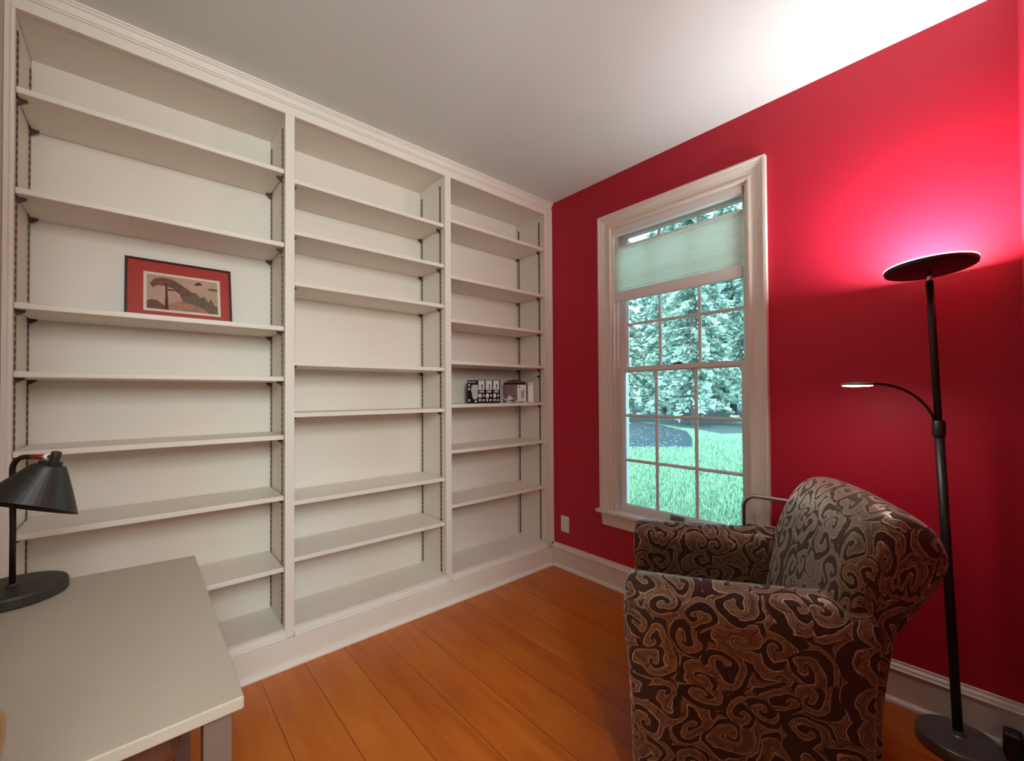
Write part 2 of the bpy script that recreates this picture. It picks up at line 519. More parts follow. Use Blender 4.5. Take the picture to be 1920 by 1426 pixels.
# open door at the left, only its knob reaches into the picture
d1 = struct(link('door_1', bx(-2.285, -2.250, YD, -1.475, 0.01, 2.04), WHITE, bevel=0.002))
bm = bmesh.new()
lathe(bm, [(0.0, 0.0), (0.030, 0.0), (0.031, 0.006), (0.016, 0.010), (0.013, 0.022), (0.022, 0.032), (0.0275, 0.044), (0.026, 0.056), (0.016, 0.064), (0.0, 0.066)],
      n=32, axis=Vector((1, 0, 0)), origin=Vector((-2.250, -1.535, 0.90)))
link('door_knob', bm, BRASS, d1, smooth=True)

# baseboard on the window wall, with its cap and quarter round
bb = struct(link('baseboard_window', bx(-0.015, 0.0, YD, -0.015, 0.0, 0.116), WHITE))
cap = [(0.0, 0.116), (-0.019, 0.116), (-0.021, 0.122), (-0.015, 0.126), (-0.013, 0.134), (-0.006, 0.140), (-0.006, 0.148), (0.0, 0.149)]
link('baseboard_cap', prism_y(cap, YD, -0.012), WHITE, bb)
qr = [(-0.015, 0.0), (-0.033, 0.0), (-0.0325, 0.006), (-0.029, 0.012), (-0.023, 0.016), (-0.015, 0.018)]
link('quarter_round', prism_y(qr, YD, -0.03), WHITE, bb, smooth=False)
bb2 = struct(link('baseboard_door', bx(DX1 + 0.07, -0.0155, YD, YD + 0.013, 0.0, 0.116), WHITE))
cap2 = [(YD + 0.0, 0.116), (YD + 0.017, 0.116), (YD + 0.013, 0.128), (YD + 0.006, 0.140), (YD + 0.005, 0.149), (YD, 0.149)]
link('baseboard_cap', prism_x(cap2, DX1 + 0.07, -0.015), WHITE, bb2)

# ------------------------------------------------------------------ built-in bookcase
bc = thing('bookcase', 'white built-in bookcase with three bays of adjustable shelves filling the wall', 'bookcase', (-1.216, 0.15, 0.0))
OX, OY = 1.216, -0.15
def bpart(name, bm, m=None, **k):
    o = link(name, bm, m or WHITE, bc, **k)
    o.location = (OX, OY, 0)
    return o
DEP = 0.288
BAYS = [(-2.410, -1.647), (-1.610, -0.845), (-0.808, -0.061)]
ZT, ZB = 2.356, 0.142
# vertical panels with face stiles
for (a, b_) in ((XL + 0.002, -2.414), (-1.6435, -1.6135), (-0.8415, -0.8115), (-0.057, -0.003)):
    bpart('side_panel', bx(a, b_, 0.0185, DEP - 0.006, 0.0, ZT + 0.02))
for (a, b_) in ((XL + 0.002, -2.410), (-1.647, -1.610), (-0.845, -0.808), (-0.061, -0.003)):
    bpart('stile', bx(a, b_, 0.0, 0.019, 0.113, ZT), bevel=0.0015)
# scribe moulding where the bookcase meets the red wall, and at the left wall
scr = [(-0.030, -0.0005), (-0.030, -0.010), (-0.024, -0.014), (-0.018, -0.010), (-0.014, -0.010), (-0.010, -0.015), (-0.002, -0.015), (-0.002, -0.0005)]
bm = bmesh.new()
loft(bm, [[(p[0], p[1], z) for p in scr] for z in (0.150, 2.395)])
bpart('scribe_moulding', bm)
bm = bmesh.new()
loft(bm, [[(XL + 0.001 + q, p, z) for q, p in ((0, -0.0005), (0.0, -0.010), (0.010, -0.010), (0.013, -0.0005))] for z in (0.13, 2.40)])
bpart('scribe_moulding', bm)
for a, b_ in BAYS:
    bpart('back_panel', bx(a - 0.002, b_ + 0.002, DEP - 0.005, DEP, 0.0, ZT + 0.02))
    bpart('top_panel', bx(a - 0.003, b_ + 0.003, 0.0195, DEP - 0.006, ZT + 0.003, ZT + 0.018))
    bpart('bottom_panel', bx(a - 0.003, b_ + 0.003, 0.0195, DEP - 0.006, ZB - 0.018, ZB))
    bcap = [(0.0194, 0.113), (-0.011, 0.113), (-0.013, 0.119), (-0.008, 0.123), (-0.006, 0.132), (0.001, 0.138), (0.002, 0.147), (0.012, 0.150), (0.0194, 0.150)]
    bpart('base_cap', prism_x(bcap, a + 0.0005, b_ - 0.0005))
bpart('frieze_rail', bx(XL + 0.002, -0.003, 0.0005, 0.019, ZT + 0.0005, H - 0.001), bevel=0.0015)
crown = [(0.0, 2.394), (-0.005, 2.394), (-0.0055, 2.400), (-0.0095, 2.402), (-0.010, 2.407), (-0.011, 2.413), (-0.015, 2.421), (-0.021, 2.426), (-0.022, 2.430), (-0.026, 2.431), (-0.026, H - 0.0005), (0.0, H - 0.0005)]
bpart('crown_moulding', prism_x(crown, XL + 0.001, -0.0015))
bpart('base_board', bx(XL + 0.002, -0.0155, -0.015, -0.0005, 0.0, 0.1125), bevel=0.001)
qb = [(-0.015, 0.0), (-0.033, 0.0), (-0.0325, 0.006), (-0.029, 0.012), (-0.023, 0.016), (-0.015, 0.018)]
bpart('quarter_round', prism_x(qb, XL + 0.002, -0.033))

SZ = [[2.098, 1.780, 1.419, 1.203, 0.953, 0.694, 0.391],
      [2.070, 1.845, 1.621, 1.272, 1.046, 0.665, 0.421],
      [2.112, 1.795, 1.549, 1.313, 1.068, 0.811, 0.507]]
TH = 0.0195
# shelf standards: one pair on each side of each bay
PANEL_IN = [(-2.414, -1.6435), (-1.6135, -0.8415), (-0.8115, -0.057)]
for (a, b_) in PANEL_IN:
    for y in (0.056, 0.262):
        for x0, x1 in ((a, a + 0.0035), (b_ - 0.0035, b_)):
            bpart('shelf_standard', bx(x0, x1, y - 0.005, y + 0.005, 0.155, ZT - 0.04), STANDARD)
clip_me = None
def clip_bm(s):
    # small angled bracket: foot against the standard, tongue under the shelf
    bm = bmesh.new()
    pr = [(0.0, 0.0), (0.0, -0.016), (0.004 * s, -0.016), (0.019 * s, -0.005), (0.021 * s, -0.0005), (0.021 * s, 0.0)]
    loft(bm, [[(p[0], y, p[1]) for p in pr] for y in (-0.006, 0.006)])
    bmesh.ops.recalc_face_normals(bm, faces=bm.faces)
    me = bpy.data.meshes.new('shelf_clip')
    bm.to_mesh(me); bm.free()
    me.materials.append(CLIP)
    return me
CLIPM = {1: clip_bm(1), -1: clip_bm(-1)}
def clip(x, y, z, s):
    o = bpy.data.objects.new('shelf_clip', CLIPM[s])
    col.objects.link(o)
    o.parent = bc
    o.location = (x + OX, y + OY, z)
for (a, b_), zs_ in zip(PANEL_IN, SZ):
    for z in zs_:
        bm = bx(a + 0.005, b_ - 0.005, 0.012, DEP - 0.008, z, z + TH)
        bpart('shelf', bm, bevel=0.0025, segs=2)
        for y in (0.056, 0.262):
            clip(a + 0.0036, y, z - 0.0005, 1)
            clip(b_ - 0.0036, y, z - 0.0005, -1)
clip(-0.0606, 0.056, 1.268, -1)

# ------------------------------------------------------------------ window 1 (double hung, six-over-nine look)
w1 = struct(bpy.data.objects.new('window_1', None))
col.objects.link(w1)
w1.location = (0.0, -0.8725, 0.456)
WOX, WOY, WOZ = 0.0, 0.8725, -0.456
def wpart(name, bm, m=None, parent=None, **k):
    o = link(name, bm, m or WHITE, parent or w1, **k)
    if parent is None:
        o.location = (WOX, WOY, WOZ)
    return o
CW = 0.083
# mitred casing: profile across the width, from the opening outward: (distance, projection)
CP = [(0.0, 0.0), (0.0, 0.010), (0.006, 0.014), (0.014, 0.014), (0.018, 0.0105), (0.026, 0.010), (0.046, 0.014), (0.058, 0.019), (0.061, 0.019), (0.064, 0.022), (0.070, 0.022), (0.073, 0.027), (0.083, 0.027), (0.083, 0.0)]
def casing_ring(y, z, dy, dz):
    return [(-p, y + dy * d, z + dz * d) for d, p in CP]
bm = bmesh.new()
loft(bm, [casing_ring(WY1, 0.4565, 1, 0), casing_ring(WY1, WZ1, 1, 1), casing_ring(WY0, WZ1, -1, 1), casing_ring(WY0, 0.4565, -1, 0)])
wpart('casing', bm)
# stool and apron
stool = [(0.038, 0.456), (-0.046, 0.456), (-0.0505, 0.452), (-0.052, 0.446), (-0.0505, 0.440), (-0.046, 0.436), (0.0, 0.436), (0.0, 0.4305), (0.038, 0.4305)]
bm = bmesh.new()
box(bm, -0.052, 0.0, -1.347, -0.398, 0.434, 0.456)
box(bm, 0.0, 0.060, WY0 + 0.0005, WY1 - 0.0005, 0.4305, 0.456)
wpart('stool', bm, bevel=0.006, segs=3)
ap = [(-0.4165, 0.434), (-0.4165, 0.420), (-0.427, 0.36), (-1.318, 0.36), (-1.3285, 0.420), (-1.3285, 0.434)]
bm = bmesh.new()
loft(bm, [[(x, p[0], p[1]) for p in ap] for x in (0.0, -0.018)])
wpart('apron', bm, bevel=0.002)
# jamb liner
JT = 0.012
bm = bmesh.new()
for y0, y1, in ((WY0, WY0 + JT), (WY1 - JT, WY1)):
    box(bm, 0.0005, 0.149, y0 + 0.0003, y1 - 0.0003, 0.4565, WZ1 - 0.0005)
box(bm, 0.0005, 0.149, WY0 + JT, WY1 - JT, WZ1 - JT, WZ1 - 0.0005)
wpart('jamb', bm)
bm = bmesh.new()      # interior stops
for y0, y1 in ((WY0 + JT, WY0 + JT + 0.010), (WY1 - JT - 0.010, WY1 - JT)):
    box(bm, 0.022, 0.033, y0 + 0.0003, y1 - 0.0003, 0.4565, WZ1 - JT)
wpart('jamb_stop', bm, bevel=0.003)
bm = bmesh.new()      # exterior sill nose
box(bm, 0.120, 0.185, WY0 - 0.03, WY1 + 0.03, 0.405, 0.43)
wpart('exterior_sill', bm)

GY0, GY1 = -1.195, -0.550
SY0, SY1 = WY0 + JT + 0.001, WY1 - JT - 0.001
def frame_bm(x0, x1, y0, y1, z0, z1, gy0, gy1, gz0, gz1):
    bm = bmesh.new()
    def quad(*p):
        bm.faces.new([bm.verts.new(q) for q in p])
    out = [(y0, z0), (y1, z0), (y1, z1), (y0, z1)]
    inn = [(gy0, gz0), (gy1, gz0), (gy1, gz1), (gy0, gz1)]
    rings = []
    vo = {}
    for x in (x0, x1):
        vo[('o', x)] = [bm.verts.new((x, *p)) for p in out]
    # inner edge is bevelled: wide at the face, tight at the glass
    mid = (x0 + x1) / 2
    for x, e in ((x0, 0.008), (mid - 0.004, 0.0), (mid + 0.004, 0.0), (x1, 0.008)):
        vo[('i', x)] = [bm.verts.new((x, p[0] + (-e if k in (0, 3) else e), p[1] + (-e if k in (0, 1) else e))) for k, p in enumerate(inn)]
    xs = [x0, mid - 0.004, mid + 0.004, x1]
    for k in range(4):
        j = (k + 1) % 4
        bm.faces.new((vo[('o', x0)][k], vo[('o', x0)][j], vo[('i', x0)][j], vo[('i', x0)][k]))
        bm.faces.new((vo[('o', x1)][k], vo[('o', x1)][j], vo[('i', x1)][j], vo[('i', x1)][k]))
        bm.faces.new((vo[('o', x0)][k], vo[('o', x0)][j], vo[('o', x1)][j], vo[('o', x1)][k]))
        for a, b_ in zip(xs, xs[1:]):
            bm.faces.new((vo[('i', a)][k], vo[('i', a)][j], vo[('i', b_)][j], vo[('i', b_)][k]))
    return bm
def muntin_bm(x0, x1, gy0, gy1, gz0, gz1, vy, hz, w):
    """one welded grid of bars"""
    bm = bmesh.new()
    for y in vy:
        p = [(x0, y - w * 0.25), (x0 + 0.005, y - w / 2), (x1, y - w / 2), (x1, y + w / 2), (x0 + 0.005, y + w / 2), (x0, y + w * 0.25)]
        loft(bm, [[(q[0], q[1], z) for q in p] for z in (gz0 - 0.004, gz1 + 0.004)])
    for z in hz:
        p = [(x0 + 0.001, z - w * 0.25), (x0 + 0.006, z - w / 2), (x1 - 0.001, z - w / 2), (x1 - 0.001, z + w / 2), (x0 + 0.006, z + w / 2), (x0 + 0.001, z + w * 0.25)]
        loft(bm, [[(q[0], y, q[1]) for q in p] for y in (gy0 - 0.004, gy1 + 0.004)])
    return bm
# lower sash
ls = wpart('lower_sash', frame_bm(0.037, 0.072, SY0, SY1, 0.4565, 1.298, GY0, GY1, 0.496, 1.266), VINYL)
wpart('pane', bx(0.0535, 0.0555, GY0, GY1, 0.496, 1.266), GLASS, ls)
wpart('muntin_grid', muntin_bm(0.042, 0.053, GY0, GY1, 0.496, 1.266, (-0.751, -0.975), (1.013, 0.7515), 0.017), VINYL, ls)
bm = bmesh.new()
box(bm, 0.034, 0.038, -0.912, -0.832, 0.4625, 0.4905)
box(bm, 0.0255, 0.036, -0.905, -0.839, 0.463, 0.469)
wpart('sash_lift', bm, GRAPHITE, ls, bevel=0.0015)
bm = bmesh.new()
box(bm, 0.046, 0.066, -0.905, -0.838, 1.298, 1.302)
box(bm, 0.050, 0.062, -0.898, -0.868, 1.302, 1.309)
box(bm, 0.052, 0.058, -0.868, -0.845, 1.302, 1.306)
wpart('sash_lock', bm, DARKPLASTIC, ls, bevel=0.001)
# upper sash
us = wpart('upper_sash', frame_bm(0.0735, 0.108, SY0, SY1, 1.270, 2.109, GY0, GY1, 1.300, 2.071), VINYL)
wpart('pane', bx(0.090, 0.092, GY0, GY1, 1.300, 2.071), GLASS, us)
wpart('muntin_grid', muntin_bm(0.0785, 0.0895, GY0, GY1, 1.300, 2.071, (-0.757, -0.981), (1.554, 1.812), 0.017), VINYL, us)

# cellular shade hanging in the window
cs = thing('cellular_shade', 'pale pleated cellular shade lowered partway over the upper window sash', 'window shade', (0.016, -0.861, 2.105))
def cpart(name, bm, m, **k):
    o = link(name, bm, m, cs, **k)
    o.location = (-0.016, 0.861, -2.105)
    return o
cpart('headrail', bx(0.001, 0.031, -1.225, -0.500, 2.074, 2.117), VINYL, bevel=0.004)
cpart('top_rail', bx(0.006, 0.027, -1.220, -0.502, 1.992, 2.006), VINYL, bevel=0.002)
bm = bmesh.new()
zt_, zb_, np_ = 1.992, 1.742, 15
front, back = [], []
for i in range(np_ * 2 + 1):
    z = zt_ + (zb_ - zt_) * i / (np_ * 2)
    front.append((0.0105 if i % 2 == 0 else 0.0055, z))
    back.append((0.0225 if i % 2 == 0 else 0.0275, z))
prof = front + back[::-1]
loft(bm, [[(p[0], y, p[1]) for p in prof] for y in (-1.218, -0.504)], cap=False)
cpart('pleated_fabric', bm, SHADE)
cpart('bottom_rail', bx(0.004, 0.029, -1.221, -0.501, 1.682, 1.742), VINYL, bevel=0.006, segs=3)
for y in (-0.640, -1.092):
    bm = bmesh.new()
    tube(bm, [(0.0165, y, 2.076), (0.0165, y, 2.004)], 0.0009, 8)
    cpart('lift_cord', bm, VINYL)

# wall plate low on the red wall
wp = thing('wall_plate', 'small white blank wall plate low on the red wall beside the bookcase', 'wall plate', (0.0, -0.113, 0.2865))
bm = bx(-0.0055, 0.0, -0.0345, 0.0345, -0.0525, 0.0525)
link('plate', bm, VINYL, wp, bevel=0.002)
for z in (-0.030, 0.030):
    bm = bmesh.new()
    lathe(bm, [(0.0, 0.0018), (0.0024, 0.0014), (0.003, 0.0), (0.0, 0.0)], n=16, axis=Vector((-1, 0, 0)), origin=Vector((-0.0055, 0, z)))
    link('screw', bm, VINYL, wp, smooth=True)

# ------------------------------------------------------------------ floor lamp with reading arm
fl = thing('floor_lamp', 'black torchiere floor lamp with lit disc and small reading arm in the corner', 'floor lamp', (-0.138, -1.902, 0.0))
FB = Vector((-0.138, -1.902, 0.0))
def fpart(name, bm, m, parent=None, **k):
    o = link(name, bm, m, parent or fl, **k)
    if parent is None:
        o.location = -FB
    return o
bm = bmesh.new()
lathe(bm, [(0.0, 0.0), (0.096, 0.0), (0.101, 0.004), (0.102, 0.030), (0.098, 0.037), (0.060, 0.041), (0.020, 0.044), (0.014, 0.050), (0.012, 0.062), (0.0, 0.062)], n=64, origin=FB)
fpart('base', bm, GRAPHITE, smooth=True, bevel=0.002)
PT = Vector((-0.180, -1.860, 1.500))
PB = FB + Vector((0, 0, 0.055))
PM = PB.lerp(PT, 0.67)
bm = bmesh.new()
tube(bm, [PB, PB.lerp(PT, 0.3), PM], 0.0125, 20)
fpart('lower_pole', bm, BLACK, smooth=True)
bm = bmesh.new()
tube(bm, [PM, PB.lerp(PT, 0.85), PT], 0.0098, 20)
fpart('upper_pole', bm, BLACK, smooth=True)
DN = Vector((0.054, 0.059, 1.0)).normalized()
DC = Vector((-0.180, -1.860, 1.544))
bm = bmesh.new()
tube(bm, [PT - Vector((0, 0, 0.004)), DC - DN * 0.010], 0.0068, 16)
fpart('neck', bm, CHROME, smooth=True)
bm = bmesh.new()
lathe(bm, [(0.0, -0.013), (0.020, -0.013), (0.104, -0.009), (0.111, -0.006), (0.113, 0.0), (0.113, 0.0055), (0.1105, 0.0055), (0.1100, 0.002), (0.0, 0.002)], n=72, axis=DN, origin=DC)
head = fpart('lamp_head', bm, BLACK, smooth=False)
bm = bmesh.new()
lathe(bm, [(0.0, 0.0052), (0.060, 0.0050), (0.1000, 0.0046), (0.1085, 0.0042), (0.1085, 0.0024), (0.0, 0.0024)], n=72, axis=DN, origin=DC)
fpart('diffuser', bm, LAMP_GLOW, head)
bm = bmesh.new()
rr_ = [(0.1108, 0.0057), (0.1130, 0.0057), (0.1130, 0.0085), (0.1108, 0.0085)]
lathe(bm, rr_ + rr_[:1], n=72, axis=DN, origin=DC)
fpart('glowing_rim', bm, RIM_GLOW, head)
# reading arm
cl = PB.lerp(PT, 0.672)
bm = bmesh.new()
tube(bm, [cl - Vector((0, 0, 0.030)), cl + Vector((0, 0, 0.022))], 0.0165, 20)
fpart('clamp', bm, BLACK, smooth=True, bevel=0.002)
RC = Vector((-0.362, -1.701, 1.166))
dirh = Vector((RC.x - cl.x, RC.y - cl.y, 0)).normalized()
p0 = cl + dirh * 0.010 + Vector((0, 0, -0.005))
p3 = RC - dirh * 0.040
c1 = p0 + Vector((0, 0, 0.095)) + dirh * 0.004
c2 = p3 - dirh * 0.085 + Vector((0, 0, 0.012))
pts = []
for i in range(25):
    t = i / 24
    pts.append((1 - t) ** 3 * p0 + 3 * t * (1 - t) ** 2 * c1 + 3 * t * t * (1 - t) * c2 + t ** 3 * p3)
bm = bmesh.new()
tube(bm, pts, 0.0042, 14)
fpart('gooseneck', bm, BRONZE, smooth=True)
RN = Vector((0.02, 0.0, 1.0)).normalized()
bm = bmesh.new()
lathe(bm, [(0.0, 0.008), (0.020, 0.0075), (0.038, 0.005), (0.0415, 0.001), (0.0415, -0.004), (0.0395, -0.004), (0.0390, -0.001), (0.0, -0.001)], n=48, axis=RN, origin=RC)
rh = fpart('reading_head', bm, GRAPHITE, smooth=False)
bm = bmesh.new()
lathe(bm, [(0.0, -0.0012), (0.0388, -0.0012), (0.0388, -0.0045), (0.030, -0.0065), (0.0, -0.0072)], n=48, axis=RN, origin=RC)
fpart('reading_diffuser', bm, READ_GLOW, rh, smooth=True)

# small black box on the floor in the corner
pa = thing('power_adapter', 'small black box standing in the corner right of the lamp base', 'adapter', (-0.064, -2.018, 0.0))
bm = bx(-0.026, 0.026, -0.022, 0.022, 0.0, 0.082)
link('housing', bm, DARKPLASTIC, pa, bevel=0.010, segs=4)
bm = bmesh.new()
tube(bm, [(0.0, 0.024, 0.012), (-0.004, 0.040, 0.005), (-0.012, 0.060, 0.004), (-0.016, 0.075, 0.004)], 0.003, 10)
link('cord', bm, DARKPLASTIC, pa, smooth=True)

# ------------------------------------------------------------------ desk with its lamp
dk = thing('desk', 'off-white desk with a thin top in the left foreground', 'desk', (-2.22, -0.995, 0.0))
DTOP = mat('off_white_woven_laminate', (0.42, 0.36, 0.285, 1), rough=0.5, spec=0.35, noise=0.05, nscale=120, bump=0.08, bscale=400)
DLEG = mat('grey_painted_leg', (0.15, 0.10, 0.08, 1), rough=0.5)
def dpart(name, bm, m, **k):
    o = link(name, bm, m, dk, **k)
    o.location = (2.22, 0.995, 0)
    return o
bm = bmesh.new()
tp = [(-2.427, -1.341), (-2.0065, -1.332), (-2.0065, -0.660), (-2.427, -0.622)]
loft(bm, [[(p[0], p[1], z) for p in tp] for z in (0.723, 0.740)])
dpart('desktop', bm, DTOP, bevel=0.0025, segs=3)
for x, y in ((-2.034, -1.302), (-2.034, -0.700), (-2.405, -1.302), (-2.405, -0.680)):
    dpart('leg', bx(x - 0.016, x + 0.016, y - 0.016, y + 0.016, 0.0, 0.7225), DLEG, bevel=0.002)
DWOOD = mat('dark_brown_block', (0.11, 0.038, 0.022, 1), rough=0.45, noise=0.2, nscale=12)
dpart('brown_block', bx(-2.36, -2.066, -1.262, -0.86, 0.640, 0.7225), DWOOD, bevel=0.022, segs=4)  # dark brown rounded block hung under the desktop

dl = thing('desk_lamp', 'black metal desk lamp with slanted cone shade on the off-white desk', 'desk lamp', (-2.303, -0.700, 0.740))
LB = Vector((-2.303, -0.700, 0.740))
BR = mat('matte_dark_brown_metal', (0.022, 0.016, 0.012, 1), rough=0.48, spec=0.5, noise=0.08, nscale=60)
def lpart(name, bm, m, parent=None, **k):
    o = link(name, bm, m, parent or dl, **k)
    if parent is None:
        o.location = -LB
    return o
bm = bmesh.new()
lathe(bm, [(0.0, 0.0), (0.076, 0.0), (0.079, 0.003), (0.079, 0.019), (0.076, 0.024), (0.010, 0.026), (0.009, 0.030), (0.0, 0.030)], n=64, origin=LB)
lpart('base', bm, BR, smooth=False, bevel=0.001)
AD = Vector((0.752, -0.659, 0.0)).normalized()
PLT = LB + Vector((0, 0, 0.255)) + AD * (-0.002)
bend_c = PLT + AD * 0.026
bm = bmesh.new()
tube(bm, [LB + Vector((0, 0, 0.026)), LB + Vector((0, 0, 0.14))] + arc(bend_c, 0.026, math.pi, math.pi / 2, 8, AD, Vector((0, 0, 1))) + [bend_c + Vector((0, 0, 0.026)) + AD * 0.014], 0.0048, 14)
lpart('stem', bm, BRONZE, smooth=True)
aa = bend_c + Vector((0, 0, 0.026)) + AD * 0.013
bm = bmesh.new()
tube(bm, [aa, aa + AD * 0.027], 0.0052, 14)
lpart('copper_sleeve', bm, COPPER, smooth=True)
bm = bmesh.new()
tube(bm, [aa + AD * 0.0265, aa + AD * 0.0335], 0.0056, 14)
lpart('white_collar', bm, VINYL, smooth=True)
bm = bmesh.new()
tube(bm, [aa + AD * 0.033, aa + AD * 0.046], 0.0036, 12)
lpart('pivot_pin', bm, BR, smooth=True)
sa = aa + AD * 0.047
ax = (Vector((0, 0, -1)) - AD * 0.27).normalized()         # the shade hangs down, leaning back toward the stem
bm = bmesh.new()
tube(bm, [sa - ax * 0.010, sa + ax * 0.022], 0.0078, 16)
lpart('knuckle', bm, BR, smooth=True, bevel=0.001)
top = Vector((-2.250, -0.737, 1.003))
rim_c = Vector((-2.284, -0.708, 0.918))
re1 = (AD * 0.9965 - Vector((0, 0, 1)) * 0.083).normalized()
re2 = Vector((-0.13, 0.965, -0.226))
re2 = (re2 - re1 * re2.dot(re1)).normalized()
ax = (rim_c - top).normalized()
ce1 = (AD - ax * AD.dot(ax) * 0.35).normalized()
ce2 = (Vector((0.659, 0.752, 0)) - Vector((0, 0, 1)) * 0.20).normalized()
bm = bmesh.new()
n = 56
def ell(t, r_cap, r_rim, k=1.0):
    c = top.lerp(rim_c, t)
    f1, f2 = ce1.lerp(re1, t).normalized(), ce2.lerp(re2, t).normalized()
    r = (r_cap + (r_rim - r_cap) * t) * k
    return [c + r * (math.cos(2 * math.pi * q / n) * f1 + math.sin(2 * math.pi * q / n) * f2) for q in range(n)]
secs = [ell(-0.10, 0.017, 0.02, 0.5), ell(-0.09, 0.017, 0.017), ell(-0.02, 0.0175, 0.0175), ell(0.0, 0.0235, 0.0235), ell(0.03, 0.0245, 0.078), ell(0.25, 0.0245, 0.078), ell(0.5, 0.0245, 0.078), ell(0.75, 0.0245, 0.078),
        ell(1.0, 0.0245, 0.078), ell(0.998, 0.0235, 0.0768), ell(0.5, 0.0225, 0.0765), ell(0.06, 0.0225, 0.0765), ell(0.04, 0.01, 0.03)]
loft(bm, secs)
lpart('shade', bm, BR, smooth=False, recalc=True)
bm = bmesh.new()
lathe(bm, [(0.0, 0.012), (0.012, 0.013), (0.013, 0.028), (0.022, 0.045), (0.023, 0.050), (0.017, 0.060), (0.0, 0.066)], n=24, axis=ax, origin=top)
lpart('bulb', bm, VINYL, smooth=True)

# ------------------------------------------------------------------ picture leaning on a shelf of the left bay
pz = 1.419 + TH
pf = thing('framed_picture', 'framed landscape print with wide red mat leaning on left bay shelf', 'picture', (-1.984, 0.214, pz), 0)
pf.rotation_euler = (math.radians(-13), 0, 0)
PW, PH, PD = 0.352, 0.268, 0.014
FRAME = mat('dark_red_frame', (0.05, 0.007, 0.007, 1), rough=0.4)
MAT_ = mat('red_mat_board', (0.42, 0.035, 0.025, 1), rough=0.55, noise=0.03, nscale=8, coat=0.3)
IVORY = mat('ivory_bevel', (0.74, 0.66, 0.56, 1), rough=0.6)
def rect_frame(x0, x1, z0, z1, w, y0, y1):
    bm = bmesh.new()
    o_ = [(x0, z0), (x1, z0), (x1, z1), (x0, z1)]
    i_ = [(x0 + w, z0 + w), (x1 - w, z0 + w), (x1 - w, z1 - w), (x0 + w, z1 - w)]
    v = {}
    for t, ps in (('o', o_), ('i', i_)):
        for y in (y0, y1):
            v[t, y] = [bm.verts.new((p[0], y, p[1])) for p in ps]
    for k in range(4):
        j = (k + 1) % 4
        for y in (y0, y1):
            bm.faces.new((v['o', y][k], v['o', y][j], v['i', y][j], v['i', y][k]))
        for t in 'oi':
            bm.faces.new((v[t, y0][k], v[t, y0][j], v[t, y1][j], v[t, y1][k]))
    return bm
link('frame', rect_frame(-PW / 2, PW / 2, 0, PH, 0.008, -PD / 2, PD / 2), FRAME, pf)
link('mat_board', bx(-PW / 2 + 0.007, PW / 2 - 0.007, -0.002, 0.004, 0.007, PH - 0.007), MAT_, pf)
ax0, ax1, az0, az1 = -0.110, 0.125, 0.056, 0.204
link('ivory_border', rect_frame(ax0 - 0.010, ax1 + 0.010, az0 - 0.010, az1 + 0.010, 0.010, -0.0034, -0.0022), IVORY, pf)
PAPER = mat('washed_paper_sky', (0.50, 0.33, 0.24, 1), rough=0.7, noise=0.25, nscale=14)
art = link('landscape_print', bx(ax0, ax1, -0.0027, -0.0021, az0, az1), PAPER, pf)
INK1 = mat('brown_ink_wash', (0.17, 0.075, 0.048, 1), rough=0.7, noise=0.45, nscale=60)
INK2 = mat('dark_ink', (0.085, 0.022, 0.016, 1), rough=0.7, noise=0.4, nscale=60)
INK3 = mat('grey_green_ink', (0.15, 0.11, 0.082, 1), rough=0.7, noise=0.4, nscale=50)
INK4 = mat('pink_ink_wash', (0.40, 0.19, 0.13, 1), rough=0.7, noise=0.5, nscale=70)
def shape(name, pts, m, y):
    bm = bmesh.new()
    loft(bm, [[(ax0 + u * (ax1 - ax0), yy, az0 + v * (az1 - az0)) for u, v in pts] for yy in (y, y - 0.0002)])
    link(name, bm, m, art)
shape('painted_hill', [(0.0, 0.0), (0.0, 0.22), (0.06, 0.27), (0.14, 0.25), (0.22, 0.14), (0.30, 0.0)], INK1, -0.0028)
shape('painted_ridge', [(0.55, 0.02), (0.45, 0.45), (0.52, 0.62), (0.60, 0.58), (0.68, 0.60), (0.74, 0.46), (0.80, 0.50), (0.86, 0.34), (0.90, 0.46), (0.95, 0.28), (1.0, 0.22), (1.0, 0.0)], INK3, -0.0028)
shape('painted_canopy', [(0.04, 0.72), (0.10, 0.88), (0.20, 0.94), (0.34, 0.92), (0.46, 0.80), (0.60, 0.62), (0.66, 0.50), (0.56, 0.46), (0.44, 0.56), (0.34, 0.66), (0.24, 0.70), (0.14, 0.70), (0.08, 0.62)], INK1, -0.0031)
shape('painted_trunk', [(0.235, 0.0), (0.245, 0.40), (0.25, 0.78), (0.275, 0.78), (0.275, 0.62), (0.40, 0.62), (0.50, 0.46), (0.48, 0.45), (0.39, 0.59), (0.275, 0.57), (0.285, 0.28), (0.29, 0.0)], INK2, -0.0034)
shape('painted_meadow', [(0.28, 0.0), (0.30, 0.16), (0.42, 0.28), (0.56, 0.26), (0.70, 0.20), (0.82, 0.08), (0.86, 0.0)], INK4, -0.0031)
shape('painted_far_peak', [(0.64, 0.82), (0.69, 0.92), (0.74, 0.93), (0.78, 0.86)], INK2, -0.0028)
shape('painted_mist', [(0.84, 0.74), (0.88, 0.79), (0.96, 0.80), (1.0, 0.78), (1.0, 0.72), (0.92, 0.73)], INK1, -0.0028)

